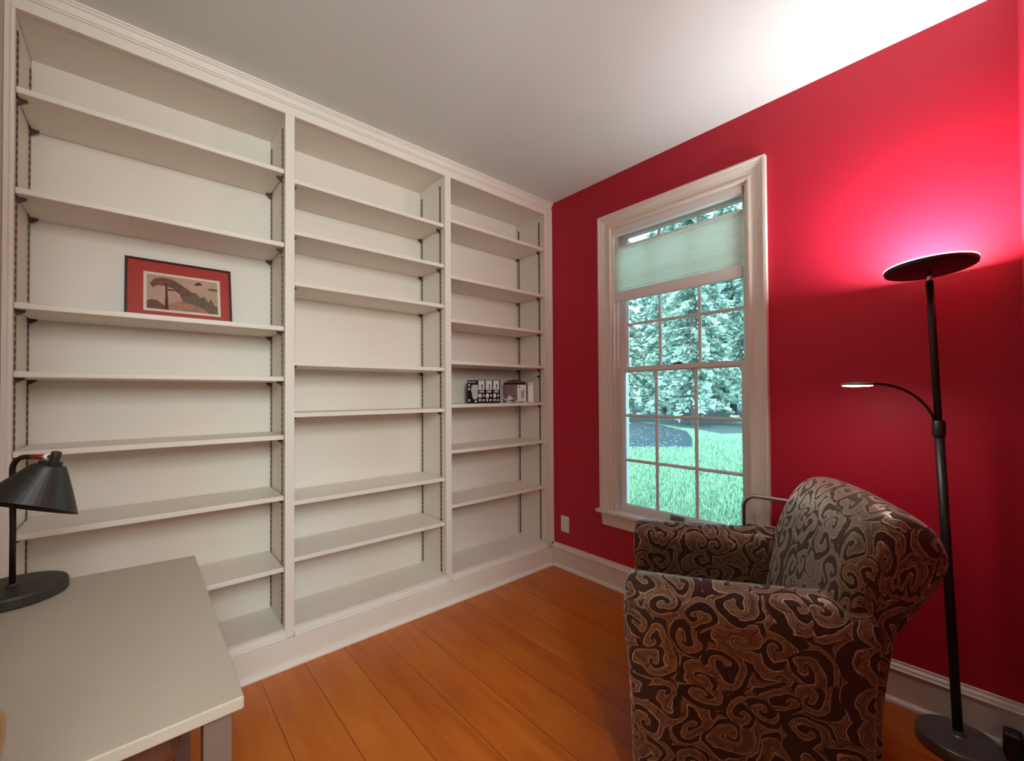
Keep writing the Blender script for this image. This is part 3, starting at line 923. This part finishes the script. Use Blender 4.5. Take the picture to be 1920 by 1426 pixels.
# ------------------------------------------------------------------ cartons and papers on the right bay shelf
bz = 1.068 + TH
CARTON = mat('black_printed_card', (0.016, 0.006, 0.013, 1), rough=0.75, spec=0.15)
PRINT = mat('pale_print', (0.62, 0.58, 0.55, 1), rough=0.5, noise=0.15, nscale=60)
PRINTG = mat('grey_print', (0.42, 0.41, 0.40, 1), rough=0.5, noise=0.1, nscale=40)
bx_y = 0.105
lb = thing('bulb_carton', 'black carton with three pale printed windows on the right bay shelf', 'box', (-0.482, 0.131, bz), math.radians(-37))
lb.scale = (0.825, 1, 1)
link('carton', bx(-0.123, 0.123, -0.04, 0.04, 0.0, 0.143), CARTON, lb, bevel=0.002)
def panel(name, pts, m, y=-0.0408):
    bm = bmesh.new()
    loft(bm, [[(p[0], yy, p[1]) for p in pts] for yy in (y, y + 0.0007)])
    return link(name, bm, m, lb)
panel('foot_shaped_cutout', [(-0.092, 0.108), (-0.097, 0.085), (-0.090, 0.060), (-0.086, 0.036), (-0.074, 0.024), (-0.056, 0.024), (-0.045, 0.040), (-0.045, 0.114), (-0.080, 0.116)], PRINTG)
for k in range(3):
    x0 = -0.041 + k * 0.055
    wpn = panel('printed_window', [(x0, 0.083), (x0 + 0.046, 0.083), (x0 + 0.046, 0.140), (x0, 0.140)], PRINT)
    bm = bmesh.new()
    q = [(x0 + 0.020, 0.088), (x0 + 0.026, 0.100), (x0 + 0.022, 0.108), (x0 + 0.027, 0.120), (x0 + 0.032, 0.117), (x0 + 0.032, 0.104), (x0 + 0.030, 0.098), (x0 + 0.036, 0.088), (x0 + 0.031, 0.088), (x0 + 0.028, 0.097), (x0 + 0.024, 0.088)]
    loft(bm, [[(p[0], yy, p[1]) for p in q] for yy in (-0.0415, -0.0409)])
    link('printed_figure', bm, CARTON, wpn)
    panel('printed_caption', [(x0 + 0.006, 0.066), (x0 + 0.042, 0.066), (x0 + 0.042, 0.078), (x0 + 0.008, 0.078)], PRINTG)
    panel('printed_bulb', [(x0 + 0.001, 0.036), (x0 + 0.020, 0.034), (x0 + 0.024, 0.046), (x0 + 0.022, 0.058), (x0 + 0.004, 0.059), (x0, 0.048)], PRINT)
    panel('printed_bulb', [(x0 + 0.033, 0.042), (x0 + 0.044, 0.040), (x0 + 0.045, 0.054), (x0 + 0.034, 0.055)], PRINT)
    panel('printed_mark', [(x0 + 0.003, 0.014), (x0 + 0.016, 0.012), (x0 + 0.018, 0.026), (x0 + 0.004, 0.028)], PRINT)
    panel('printed_mark', [(x0 + 0.026, 0.012), (x0 + 0.046, 0.014), (x0 + 0.045, 0.026), (x0 + 0.028, 0.025)], PRINTG)
for z0 in (0.012, 0.082, 0.106):
    panel('printed_mark', [(-0.117, z0), (-0.105, z0), (-0.105, z0 + 0.014), (-0.117, z0 + 0.012)], PRINT)
panel('printed_mark', [(-0.117, 0.128), (-0.060, 0.128), (-0.060, 0.134), (-0.117, 0.134)], PRINTG)
panel('printed_mark', [(-0.070, 0.008), (-0.052, 0.008), (-0.052, 0.018), (-0.070, 0.016)], PRINT)

MAUVE = mat('mauve_shade_and_zip', (0.40, 0.24, 0.23, 1), rough=0.55)  # pink side shade of the white carton put into its colour; zip shares it
WCARD = mat('white_card', (0.80, 0.79, 0.78, 1), rough=0.5)
mb = thing('mug_carton', 'white carton printed with a mug, side shade coloured mauve, under the dark pouch', 'box', (-0.199, 0.152, bz))
mc = link('carton', bx(-0.041, 0.041, -0.065, 0.065, 0.0, 0.118), MAUVE, mb, bevel=0.0015)
link('white_front_panel', bx(-0.0395, 0.0395, -0.0662, -0.0653, 0.001, 0.117), WCARD, mb)
bm = bmesh.new()
loft(bm, [[(0.006 + p[0], yy, p[1]) for p in ((-0.014, 0.080), (-0.011, 0.040), (-0.006, 0.026), (0.008, 0.026), (0.012, 0.040), (0.014, 0.080))] for yy in (-0.0672, -0.0664)])
link('printed_mug', bm, PRINTG, mb)
bm = bmesh.new()
lathe(bm, [(0.0, 0.0), (0.0055, 0.0), (0.0055, 0.0008), (0.0, 0.0008)], n=20, axis=Vector((0, -1, 0)), origin=Vector((-0.022, -0.0663, 0.104)))
link('printed_emblem', bm, CARTON, mb)
pch = thing('zip_pouch', 'dark maroon soft pouch lying on top of the mug carton', 'pouch', (-0.196, 0.149, bz + 0.1183), math.radians(-40))
bm = bmesh.new()
secs = []
for i in range(9):
    t = i / 8
    x = -0.085 + 0.155 * t
    h = 0.036 * math.sin(math.pi * min(1, max(0, t * 0.86 + 0.07))) ** 0.6
    w = 0.046 * (0.75 + 0.25 * math.sin(math.pi * t))
    z0 = 0.0 if t > 0.12 else 0.0
    secs.append([(x, -w, z0 + 0.001), (x, w, z0 + 0.001), (x, w * 0.8, z0 + h * 0.7), (x, 0.0, z0 + h + 0.006 * t), (x, -w * 0.8, z0 + h * 0.75)])
loft(bm, secs)
POUCH = mat('maroon_cloth', (0.055, 0.008, 0.013, 1), rough=0.6, noise=0.4, nscale=40)
link('cloth_body', bm, POUCH, pch, smooth=True, subsurf=2)
bm = bmesh.new()
tube(bm, [(-0.07, -0.040, 0.017), (0.0, -0.044, 0.021), (0.055, -0.040, 0.020)], 0.0022, 8)
link('zip', bm, MAUVE, pch, smooth=True)
nb = thing('narrow_carton', 'tall narrow plain white carton at the right end of that shelf', 'box', (-0.113, 0.095, bz), math.radians(-37))
link('carton', bx(-0.0195, 0.0195, -0.025, 0.025, 0.0, 0.136), WCARD, nb, bevel=0.0015)
link('lid_flap', bx(-0.0185, 0.0185, -0.0265, -0.0253, 0.112, 0.1345), PRINT, nb)
# loose sheets of paper in front of the cartons
PAPERW = mat('white_paper', (0.84, 0.84, 0.83, 1), rough=0.6)
def paper(name, label, loc, rz, wx, wy, fn):
    bm = bmesh.new()
    nx, ny = 12, 8
    g = [[bm.verts.new((-wx / 2 + wx * i / nx, -wy / 2 + wy * j / ny, fn(i / nx, j / ny))) for j in range(ny + 1)] for i in range(nx + 1)]
    for i in range(nx):
        for j in range(ny):
            bm.faces.new((g[i][j], g[i + 1][j], g[i + 1][j + 1], g[i][j + 1]))
    o = link(name, bm, PAPERW, smooth=True)
    mo = o.modifiers.new('solid', 'SOLIDIFY'); mo.thickness = 0.0008; mo.offset = 1
    o.location = loc
    o.rotation_euler = (0, 0, rz)
    tag(o, label, 'paper', 'loose papers on the right bay shelf')
    return o
paper('paper_sheet', 'flat white paper sheet at the shelf edge in front of the cartons', (-0.268, 0.049, bz + 0.0003), 0.03, 0.17, 0.06, lambda u, v: 0.004 + 0.010 * math.sin(u * 9) ** 2 * (0.4 + 0.6 * v) - 0.004 * (1 - abs(2 * v - 1)))
paper('paper_sheet', 'folded white paper rising to a peak between the two cartons', (-0.312, 0.078, bz + 0.016), -0.15, 0.10, 0.045, lambda u, v: 0.036 * max(0, 1 - abs(u - 0.62) * 3.2) * (0.3 + 0.7 * v) + 0.046 * max(0, 0.28 - u) * 3 * v)

# ------------------------------------------------------------------ armchair
CAZ = math.radians(30)
S_, D_ = Vector((0.866, 0.5, 0)), Vector((0.5, -0.866, 0))
N0 = Vector((-1.059, -1.312, 0.0))
CC = N0 + S_ * 0.348 + D_ * 0.30
ac = thing('armchair', 'brown scroll-patterned upholstered club armchair standing before the window', 'armchair', CC, CAZ)
def A(x, d, z):          # chair coordinates: x from the near arm's outer side, d depth from the front
    return Vector((x - 0.348, 0.30 - d, z))
def uvbox(o, off=(0, 0)):
    me = o.data
    uvl = me.uv_layers.new(name='UVMap')
    for p in me.polygons:
        nrm = p.normal
        a = [abs(c) for c in nrm]
        k = a.index(max(a))
        for li in p.loop_indices:
            v = me.vertices[me.loops[li].vertex_index].co
            if k == 0:
                uvl.data[li].uv = (v.y + off[0], v.z + off[1])
            elif k == 1:
                uvl.data[li].uv = (v.x + off[0], v.z + off[1])
            else:
                uvl.data[li].uv = (v.x + off[0], v.y + off[1])
def uvset(o, fn):
    """uv from a function of vertex index order stored on the mesh"""
    me = o.data
    uvl = me.uv_layers.new(name='UVMap')
    for p in me.polygons:
        for li in p.loop_indices:
            uvl.data[li].uv = fn(me.loops[li].vertex_index)
def loft_uv(name, secs, parent, m=DAMASK, subsurf=2, off=(0.0, 0.0), capins=True):
    """closed rings lofted, uv = arc length around the ring and along the loft"""
    bm = bmesh.new()
    n = len(secs[0])
    uvl = bm.loops.layers.uv.new('UVMap')
    rings = [[bm.verts.new(p) for p in s] for s in secs]
    mid = secs[len(secs) // 2]
    arcl = [0.0]
    for i in range(n):
        arcl.append(arcl[-1] + (Vector(mid[(i + 1) % n]) - Vector(mid[i])).length)
    along = [0.0]
    for a, b_ in zip(secs, secs[1:]):
        along.append(along[-1] + max((Vector(p) - Vector(q)).length for p, q in zip(a, b_)) * 0.9)
    for k in range(len(rings) - 1):
        for i in range(n):
            j = (i + 1) % n
            f = bm.faces.new((rings[k][i], rings[k][j], rings[k + 1][j], rings[k + 1][i]))
            for l, (q, w) in zip(f.loops, ((arcl[i], along[k]), (arcl[i + 1], along[k]), (arcl[i + 1], along[k + 1]), (arcl[i], along[k + 1]))):
                l[uvl].uv = (q + off[0], w + off[1])
    for r in (rings[0], rings[-1]):
        f = bm.faces.new(r)
        c = sum((v.co for v in r), Vector()) / n
        e = (r[0].co - c).normalized()
        g = f.normal if f.normal.length > 0 else Vector((0, 1, 0))
        f.normal_update()
        h = f.normal.cross(e)
        for l in f.loops:
            dlt = l.vert.co - c
            l[uvl].uv = (dlt.dot(e) + off[0] + 0.3, dlt.dot(h) + off[1] + 0.2)
    bmesh.ops.recalc_face_normals(bm, faces=bm.faces)
    me = bpy.data.meshes.new(name)
    bm.to_mesh(me); bm.free()
    me.materials.append(m)
    me.polygons.foreach_set('use_smooth', [True] * len(me.polygons))
    o = bpy.data.objects.new(name, me)
    col.objects.link(o)
    o.parent = parent
    if subsurf:
        mo = o.modifiers.new('subsurf', 'SUBSURF'); mo.levels = subsurf; mo.render_levels = subsurf
        mo.uv_smooth = 'PRESERVE_BOUNDARIES'
    return o

# arms: outline across (x,z), lofted from front to back
AO = [(0.0, 0.0), (0.0, 0.004), (0.0, 0.15), (0.0, 0.30), (-0.003, 0.42), (-0.008, 0.50), (-0.006, 0.545), (0.008, 0.580), (0.034, 0.604), (0.066, 0.612), (0.100, 0.605), (0.124, 0.580), (0.132, 0.545), (0.130, 0.47), (0.128, 0.38), (0.128, 0.20), (0.128, 0.004), (0.128, 0.0)]
def arm(mirror, name, off):
    secs = []
    for d, s, zf in ((-0.030, 0.55, 1), (-0.026, 0.80, 1), (-0.012, 0.97, 1), (0.004, 1.0, 0), (0.012, 1.0, 0), (0.14, 1.0, 0), (0.28, 1.0, 0), (0.42, 1.02, 0), (0.50, 1.05, 0), (0.556, 1.03, 0), (0.566, 0.97, 0)):
        ring_ = []
        for x, z in AO:
            cx, cz = 0.064, 0.47
            k = s
            xx = cx + (x - cx) * k
            zz = z
            dd = d
            if d < 0:
                # pillowed front: bulges only between the seat line and the top
                w = min(1, max(0, (z - 0.30) / 0.12))
                xx = cx + (x - cx) * (1 - (1 - k) * w)
                zz = z + (cz - z) * (1 - k) * w * 0.9
                dd = d * w + 0.002 * (1 - w) + d * 0.1 * (1 - w)
            elif d > 0.3 and z > 0.45:
                xx = cx + (x - cx) * k - (0.034 * (d - 0.3) / 0.26 * min(1, (z - 0.45) / 0.08) if x < 0.05 else 0)
                zz = z + 0.012 * (d - 0.3) / 0.26
            if mirror:
                xx = 0.696 - xx
            ring_.append(A(xx, dd, zz))
        secs.append(ring_)
    return loft_uv(name, secs, ac, off=off)
arm(False, 'arm', (0.0, 0.0))
arm(True, 'arm', (0.41, 0.13))

# backrest: side outline (d,z) lofted across the chair
BO = [(0.44, 0.34), (0.447, 0.42), (0.465, 0.52), (0.487, 0.62), (0.515, 0.71), (0.545, 0.775), (0.580, 0.822), (0.620, 0.844), (0.662, 0.838), (0.698, 0.814), (0.719, 0.779), (0.720, 0.740), (0.702, 0.706), (0.664, 0.670), (0.630, 0.630), (0.604, 0.570), (0.588, 0.48), (0.576, 0.36), (0.573, 0.20), (0.573, 0.01), (0.50, 0.01), (0.45, 0.20)]
secs = []
for x, k, dz in ((-0.006, 0.40, -0.034), (-0.003, 0.66, -0.022), (0.010, 0.86, -0.010), (0.032, 0.97, -0.003), (0.06, 1.0, 0.0), (0.18, 1.02, 0.004), (0.32, 1.03, 0.006), (0.46, 1.02, 0.004), (0.560, 1.0, -0.002), (0.608, 0.96, -0.008), (0.630, 0.86, -0.016), (0.640, 0.62, -0.030)):
    ring_ = []
    for d, z in BO:
        w = min(1, max(0, (z - 0.40) / 0.2))
        cd, cz = 0.61, 0.70
        kk = 1 + (k - 1) * w
        xx = x
        if z < 0.40:
            xx = min(max(x, 0.012), 0.684)
        ring_.append(A(xx, cd + (d - cd) * (1 + (kk - 1) * 0.7), (cz + (z - cz) * kk if z > 0.45 else z) + dz * w))
    secs.append(ring_)
loft_uv('backrest', secs, ac, off=(0.2, 0.05))

# seat cushion between the arms and the upholstered front below it
def pillow(x0, x1, d0, d1, z0, z1, nz=3):
    secs = []
    for t, s in ((0.0, 0.86), (0.03, 0.97), (0.10, 1.0), (0.35, 1.0), (0.65, 1.0), (0.90, 1.0), (0.97, 0.97), (1.0, 0.86)):
        d = d0 + (d1 - d0) * t
        cz = (z0 + z1) / 2
        cx = (x0 + x1) / 2
        hx, hz = (x1 - x0) / 2, (z1 - z0) / 2 * s
        ring_ = []
        for k in range(20):
            a = 2 * math.pi * k / 20
            c_, s_ = math.cos(a), math.sin(a)
            ex = 0.22
            ring_.append(A(cx + hx * math.copysign(abs(c_) ** ex, c_), d, cz + hz * math.copysign(abs(s_) ** 0.45, s_) * (1.0 if s_ < 0 else 1 + 0.10 * (1 - abs(c_) ** 4))))
        secs.append(ring_)
    return secs
loft_uv('seat_cushion', pillow(0.132, 0.564, -0.03, 0.50, 0.275, 0.405), ac, subsurf=1, off=(0.1, 0.3))
bm = bmesh.new()
P8 = [A(0.126, 0.006, 0.02), A(0.570, 0.006, 0.02), A(0.570, 0.56, 0.02), A(0.126, 0.56, 0.02)]
loft(bm, [[Vector((p.x, p.y, z)) for p in P8] for z in (0.0, 0.278)])
o = link('seat_base', bm, DAMASK, ac, bevel=0.006)
uvbox(o)
# seam piping along the near arm's and far arm's front edges
PIPE = mat('brown_piping', (0.10, 0.035, 0.016, 1), rough=0.6)
for mx_ in (False, True):
    bm = bmesh.new()
    pp = [(0.003, 0.003), (0.003, 0.15), (0.002, 0.30), (0.000, 0.42), (-0.003, 0.49), (0.002, 0.54)]
    tube(bm, [A(0.696 - x if mx_ else x, 0.0035, z) for x, z in pp], 0.0022, 8)
    link('piping', bm, PIPE, ac, smooth=True)

# ------------------------------------------------------------------ chrome framed folding chair behind the armchair
fc = thing('folding_chair', 'chrome tube chair frame with dark panel behind the armchair under the window', 'chair', (-0.09, -1.39, 0.0))
FO = Vector((-0.09, -1.39, 0.0))
def opart(name, bm, m, **k):
    o = link(name, bm, m, fc, **k)
    o.location = -FO
    return o
X1 = -0.078
ey, ez = Vector((0, 1, 0)), Vector((0, 0, 1))
bm = bmesh.new()
path = [Vector((X1, -1.243, 0.011)), Vector((X1, -1.244, 0.35)), Vector((X1, -1.244, 0.60))]
path += arc((X1, -1.299, 0.632), 0.055, 0, math.pi / 2, 8, ey, ez)
path += [Vector((X1, -1.40, 0.689))]
path += arc((X1, -1.485, 0.634), 0.055, math.pi / 2, math.pi, 8, ey, ez)
path += [Vector((X1, -1.540, 0.35)), Vector((X1, -1.540, 0.011))]
tube(bm, path, 0.0095, 16)
opart('back_frame', bm, CHROME, smooth=True)
bm = bmesh.new()
X2 = -0.102
path = [Vector((X2, -1.262, 0.010)), Vector((X2, -1.262, 0.52)), Vector((X2, -1.522, 0.52)), Vector((X2, -1.522, 0.010))]
tube(bm, path, 0.008, 14)
opart('front_leg_frame', bm, CHROME, smooth=True)
PADM = mat('dark_brown_vinyl', (0.022, 0.012, 0.010, 1), rough=0.4)
opart('seat_panel', bx(-0.096, -0.066, -1.524, -1.2565, 0.20, 0.562), PADM, bevel=0.010, segs=3)

# ------------------------------------------------------------------ outdoors
GZ = -0.45
def lawn_mat():
    m, nt, b = new_mat('sunlit_lawn')
    L = nt.links.new
    tc = nt.nodes.new('ShaderNodeTexCoord')
    n1 = nt.nodes.new('ShaderNodeTexNoise'); n1.inputs['Scale'].default_value = 14; n1.inputs['Detail'].default_value = 8; n1.inputs['Roughness'].default_value = 0.8
    n2 = nt.nodes.new('ShaderNodeTexNoise'); n2.inputs['Scale'].default_value = 0.6; n2.inputs['Detail'].default_value = 3
    L(tc.outputs['Object'], n1.inputs['Vector']); L(tc.outputs['Object'], n2.inputs['Vector'])
    r = nt.nodes.new('ShaderNodeValToRGB')
    r.color_ramp.elements[0].position = 0.35; r.color_ramp.elements[0].color = (0.08, 0.18, 0.12, 1)
    r.color_ramp.elements[1].position = 0.65; r.color_ramp.elements[1].color = (0.34, 0.55, 0.35, 1)
    L(n1.outputs['Fac'], r.inputs[0])
    L(r.outputs[0], b.inputs['Base Color'])
    b.inputs['Roughness'].default_value = 0.8
    return m
LAWN = lawn_mat()
struct(link('ground_lawn', bx(0.16, 70, -30, 60, GZ - 0.2, GZ), LAWN))
# asphalt drive
ASPH = mat('blue_grey_asphalt', (0.038, 0.066, 0.08, 1), rough=0.85, noise=0.25, nscale=8)
bm = bmesh.new()
pts = [(7.6, 7.6), (8.72, 5.09), (10.0, 3.85), (11.3, 4.45), (12.9, 5.3), (15.3, 6.68), (17.7, 9.2), (22.0, 16.0), (14.0, 16.0)]
loft(bm, [[(p[0], p[1], z) for p in pts] for z in (GZ - 0.05, GZ + 0.006)])
struct(link('ground_driveway', bm, ASPH))
# ground strip at the wood's edge, tree shade put into its dark colour
WOOD_SHADE = mat('shaded_wood_ground', (0.085, 0.12, 0.115, 1), rough=0.95, noise=0.6, nscale=5)
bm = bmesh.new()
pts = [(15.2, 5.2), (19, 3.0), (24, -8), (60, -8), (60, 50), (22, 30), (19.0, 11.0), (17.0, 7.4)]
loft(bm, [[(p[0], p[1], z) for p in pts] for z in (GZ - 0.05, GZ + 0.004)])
struct(link('ground_woodland', bm, WOOD_SHADE))

BARK = mat('grey_bark', (0.13, 0.13, 0.125, 1), rough=0.9, noise=0.3, nscale=10)
def leaf_mat(name, c, lo=0.68, hi=1.22):
    m, nt, b = new_mat(name)
    L = nt.links.new
    oi = nt.nodes.new('ShaderNodeNewGeometry')
    mx = nt.nodes.new('ShaderNodeMix'); mx.data_type = 'RGBA'
    mx.inputs[6].default_value = tuple(v * lo for v in c) + (1,)
    mx.inputs[7].default_value = tuple(min(1, v * hi) for v in c) + (1,)
    L(oi.outputs['Random Per Island'], mx.inputs[0])
    L(mx.outputs[2], b.inputs['Base Color'])
    b.inputs['Roughness'].default_value = 0.6
    b.inputs['Specular IOR Level'].default_value = 0.25
    return m
import numpy as np
def grass():
    rs = np.random.RandomState(3)
    n = 70000
    d = 2.3 + 11.4 * rs.rand(n) ** 1.5
    x = d
    y0 = -2.0 + (x + 2.11) * 0.30
    y1 = -2.0 + (x + 2.11) * 0.80
    y = y0 + (y1 - y0) * rs.rand(n)
    # keep off the drive
    inside = (x > 8.0) & (y > 5.1 - (x - 8.7) * 0.97) & (y > 3.85 + (x - 10.0) * 0.5)
    x, y = x[~inside], y[~inside]
    n = len(x)
    h = 0.05 + 0.05 * rs.rand(n)
    w = 0.006 + 0.008 * rs.rand(n)
    a = rs.rand(n) * 2 * math.pi
    lx, ly = (rs.rand(n) - 0.5) * 0.09, (rs.rand(n) - 0.5) * 0.09
    v = np.zeros((n, 3, 3), np.float32)
    v[:, 0] = np.stack([x - np.cos(a) * w, y - np.sin(a) * w, np.full(n, GZ - 0.005)], 1)
    v[:, 1] = np.stack([x + np.cos(a) * w, y + np.sin(a) * w, np.full(n, GZ - 0.005)], 1)
    v[:, 2] = np.stack([x + lx, y + ly, GZ + h], 1)
    me = bpy.data.meshes.new('grass_blades')
    me.vertices.add(n * 3); me.loops.add(n * 3); me.polygons.add(n)
    me.vertices.foreach_set('co', v.ravel())
    me.loops.foreach_set('vertex_index', np.arange(n * 3, dtype=np.int32))
    me.polygons.foreach_set('loop_start', np.arange(0, n * 3, 3, dtype=np.int32))
    me.update(calc_edges=True)
    m = leaf_mat('grass_green', (0.25, 0.44, 0.28), 0.35, 1.6)
    me.materials.append(m)
    o = bpy.data.objects.new('grass', me)
    col.objects.link(o)
    tag(o, 'short sunlit green grass of the lawn outside the window', 'grass', kind='stuff')
grass()
def leaves():
    rs = random.Random(11)
    bm = bmesh.new()
    for i in range(420):
        x = 8.3 + 8.5 * rs.random()
        y = -2 + (x + 2.1) * (0.33 + 0.42 * rs.random())
        if not (y > 5.4 - (x - 8.7) * 0.97 and y > 4.2 + (x - 10.0) * 0.5):
            continue
        a = rs.random() * 6.28
        s = 0.03 + 0.03 * rs.random()
        c, t = math.cos(a) * s, math.sin(a) * s
        z = GZ + 0.012
        bm.faces.new([bm.verts.new(p) for p in ((x - c, y - t, z), (x + t * 0.5, y - c * 0.5, z + 0.012), (x + c, y + t, z + 0.004), (x - t * 0.5, y + c * 0.5, z + 0.014))])
    o = link('fallen_leaves', bm, mat('pale_dry_leaf', (0.75, 0.62, 0.52, 1), rough=0.7))
    tag(o, 'pale fallen leaves scattered over the blue-grey drive outside the window', 'leaves', kind='stuff')
leaves()

NEEDLE = leaf_mat('blue_green_needles', (0.33, 0.49, 0.45))  # hazy teal glare of the outdoor view put into both foliage colours
BROAD = leaf_mat('teal_green_leaves', (0.36, 0.54, 0.48))

def tree_proto(name, kind, h, seed):
    rs = random.Random(seed)
    root = thing(name, None, None)
    bm = bmesh.new()
    r = 0.020 * h
    tube(bm, [(0, 0, 0), (0.05, 0.02, h * 0.3), (0.0, 0.06, h * 0.7), (0, 0, h * 0.97)], r, 10, radii=[r, r * 0.8, r * 0.45, r * 0.08])
    link('trunk', bm, BARK, root, smooth=True)
    verts, faces = [], []
    def quad(c, u, v):
        i = len(verts)
        verts.extend([c - u - v, c + u - v, c + u + v, c - u + v])
        faces.append((i, i + 1, i + 2, i + 3))
    bb = bmesh.new()
    if kind == 'conifer':
        z = h * 0.085
        while z < h * 0.98:
            nb_ = rs.randint(4, 6)
            ln_ = (1 - (z / h)) * h * 0.215 + 0.25
            a0 = rs.random() * 6.28
            for k in range(nb_):
                a = a0 + 6.28 * k / nb_ + rs.uniform(-0.3, 0.3)
                L_ = ln_ * rs.uniform(0.7, 1.1)
                dz = rs.uniform(-0.42, -0.16) * L_
                d = Vector((math.cos(a), math.sin(a), 0))
                def bp(t):
                    return Vector((0, 0, z)) + d * (L_ * t) + Vector((0, 0, dz * t * t + 0.18 * L_ * t * (1 - t)))
                tube(bb, [bp(0), bp(0.5), bp(1)], 0.02, 5, radii=[0.03 * L_ / 2, 0.02 * L_ / 2, 0.006])
                nn_ = int(26 + 24 * L_)
                for q in range(nn_):
                    t = 0.12 + 0.9 * (q + rs.random()) / nn_
                    c = bp(t)
                    sd = Vector((-d.y, d.x, 0)) * rs.choice((-1, 1))
                    wv_ = sd * rs.uniform(0.03, 0.24 * (1.15 - t) * L_ * 0.8 + 0.06) + Vector((0, 0, rs.uniform(-0.16, 0.05)))
                    u = (sd * 0.6 + d * 0.8 + Vector((0, 0, rs.uniform(-0.5, 0.2)))).normalized() * rs.uniform(0.08, 0.20)
                    v = Vector((rs.uniform(-1, 1), rs.uniform(-1, 1), rs.uniform(-1, 1)))
                    v = (v - u * (v.dot(u) / u.dot(u))).normalized() * rs.uniform(0.028, 0.065)
                    quad(c + wv_, u, v)
            z += rs.uniform(0.30, 0.46)
    else:
        for k in range(11):
            a = rs.random() * 6.28
            z = h * rs.uniform(0.22, 0.9)
            L_ = h * 0.17 * rs.uniform(0.5, 1.1)
            d = Vector((math.cos(a), math.sin(a), rs.uniform(0.1, 0.7))).normalized()
            b0 = Vector((0, 0, z * 0.8))
            tube(bb, [b0, b0 + d * L_ * 0.5, b0 + d * L_ + Vector((0, 0, 0.1))], 0.03, 5, radii=[0.05, 0.03, 0.01])
            for q in range(420):
                t = rs.random()
                c = b0 + d * L_ * (0.3 + 0.9 * t) + Vector((rs.gauss(0, 0.34), rs.gauss(0, 0.34), rs.gauss(0, 0.34))) * (h / 9)
                u = Vector((rs.uniform(-1, 1), rs.uniform(-1, 1), rs.uniform(-1, 1))).normalized()
                v = u.orthogonal().normalized()
                s = rs.uniform(0.05, 0.11)
                quad(c, u * s, v * s * 0.6)
    me = bpy.data.meshes.new('foliage')
    me.from_pydata([tuple(v) for v in verts], [], faces)
    me.materials.append(NEEDLE if kind == 'conifer' else BROAD)
    fo = bpy.data.objects.new('foliage', me)
    col.objects.link(fo)
    fo.parent = root
    link('branches', bb, BARK, root)
    return root
protos = [tree_proto('conifer_tree', 'conifer', 11.0, 1), tree_proto('conifer_tree', 'conifer', 12.5, 2), tree_proto('broadleaf_tree', 'broad', 9.5, 5)]
used = set()
TREES = [  # prototype, x, y, turn, scale, label
    (0, 19.0, 12.6, 0.2, 1.0, 'conifer with dark lower trunk seen behind the left window panes'),
    (1, 18.6, 7.9, 1.4, 1.0, 'drooping conifer seen behind the middle window panes beyond the drive'),
    (0, 19.5, 3.2, 2.2, 1.0, 'conifer with low level boughs behind the right window panes'),
    (2, 22.6, 10.3, 0.0, 0.9, None), (2, 23.0, 5.5, 1.9, 0.9, None), (2, 22.2, 16.2, 2.6, 0.9, None),
    (1, 27.0, 13.4, 0.7, 1.0, None), (0, 27.4, 8.2, 3.1, 1.0, None), (1, 27.8, 3.2, 4.0, 1.0, None), (0, 26.6, 18.6, 1.1, 1.0, None),
    (0, 31.6, 16.8, 0.3, 1.0, None), (1, 31.8, 11.2, 1.3, 1.0, None), (0, 32.2, 5.6, 2.9, 1.0, None), (1, 31.0, 22.4, 0.9, 1.0, None),
    (1, 37.0, 20.6, 0.9, 1.25, None), (0, 37.2, 14.2, 2.0, 1.3, None), (1, 37.6, 7.6, 0.9, 1.25, None), (0, 37.0, 27.6, 5.1, 1.25, None),
]
for (k, x, y, a, s, lab) in TREES:
    o = protos[k] if k not in used else copy_tree(protos[k])
    used.add(k)
    o.location = (x, y, GZ)
    o.rotation_euler = (0, 0, a)
    o.scale = (s, s, s * (1.2 if x < 20 else 1.4))
    if lab is None:
        lab = 'leafy broadleaf tree deep in the wood outside the window' if k == 2 else 'conifer farther back in the wood outside the window'
        g = 'broadleaf trees in the wood' if k == 2 else 'conifers farther back in the wood'
        tag(o, lab, 'tree', g)
    else:
        if 'group' in o:
            del o['group']
        tag(o, lab, 'tree')
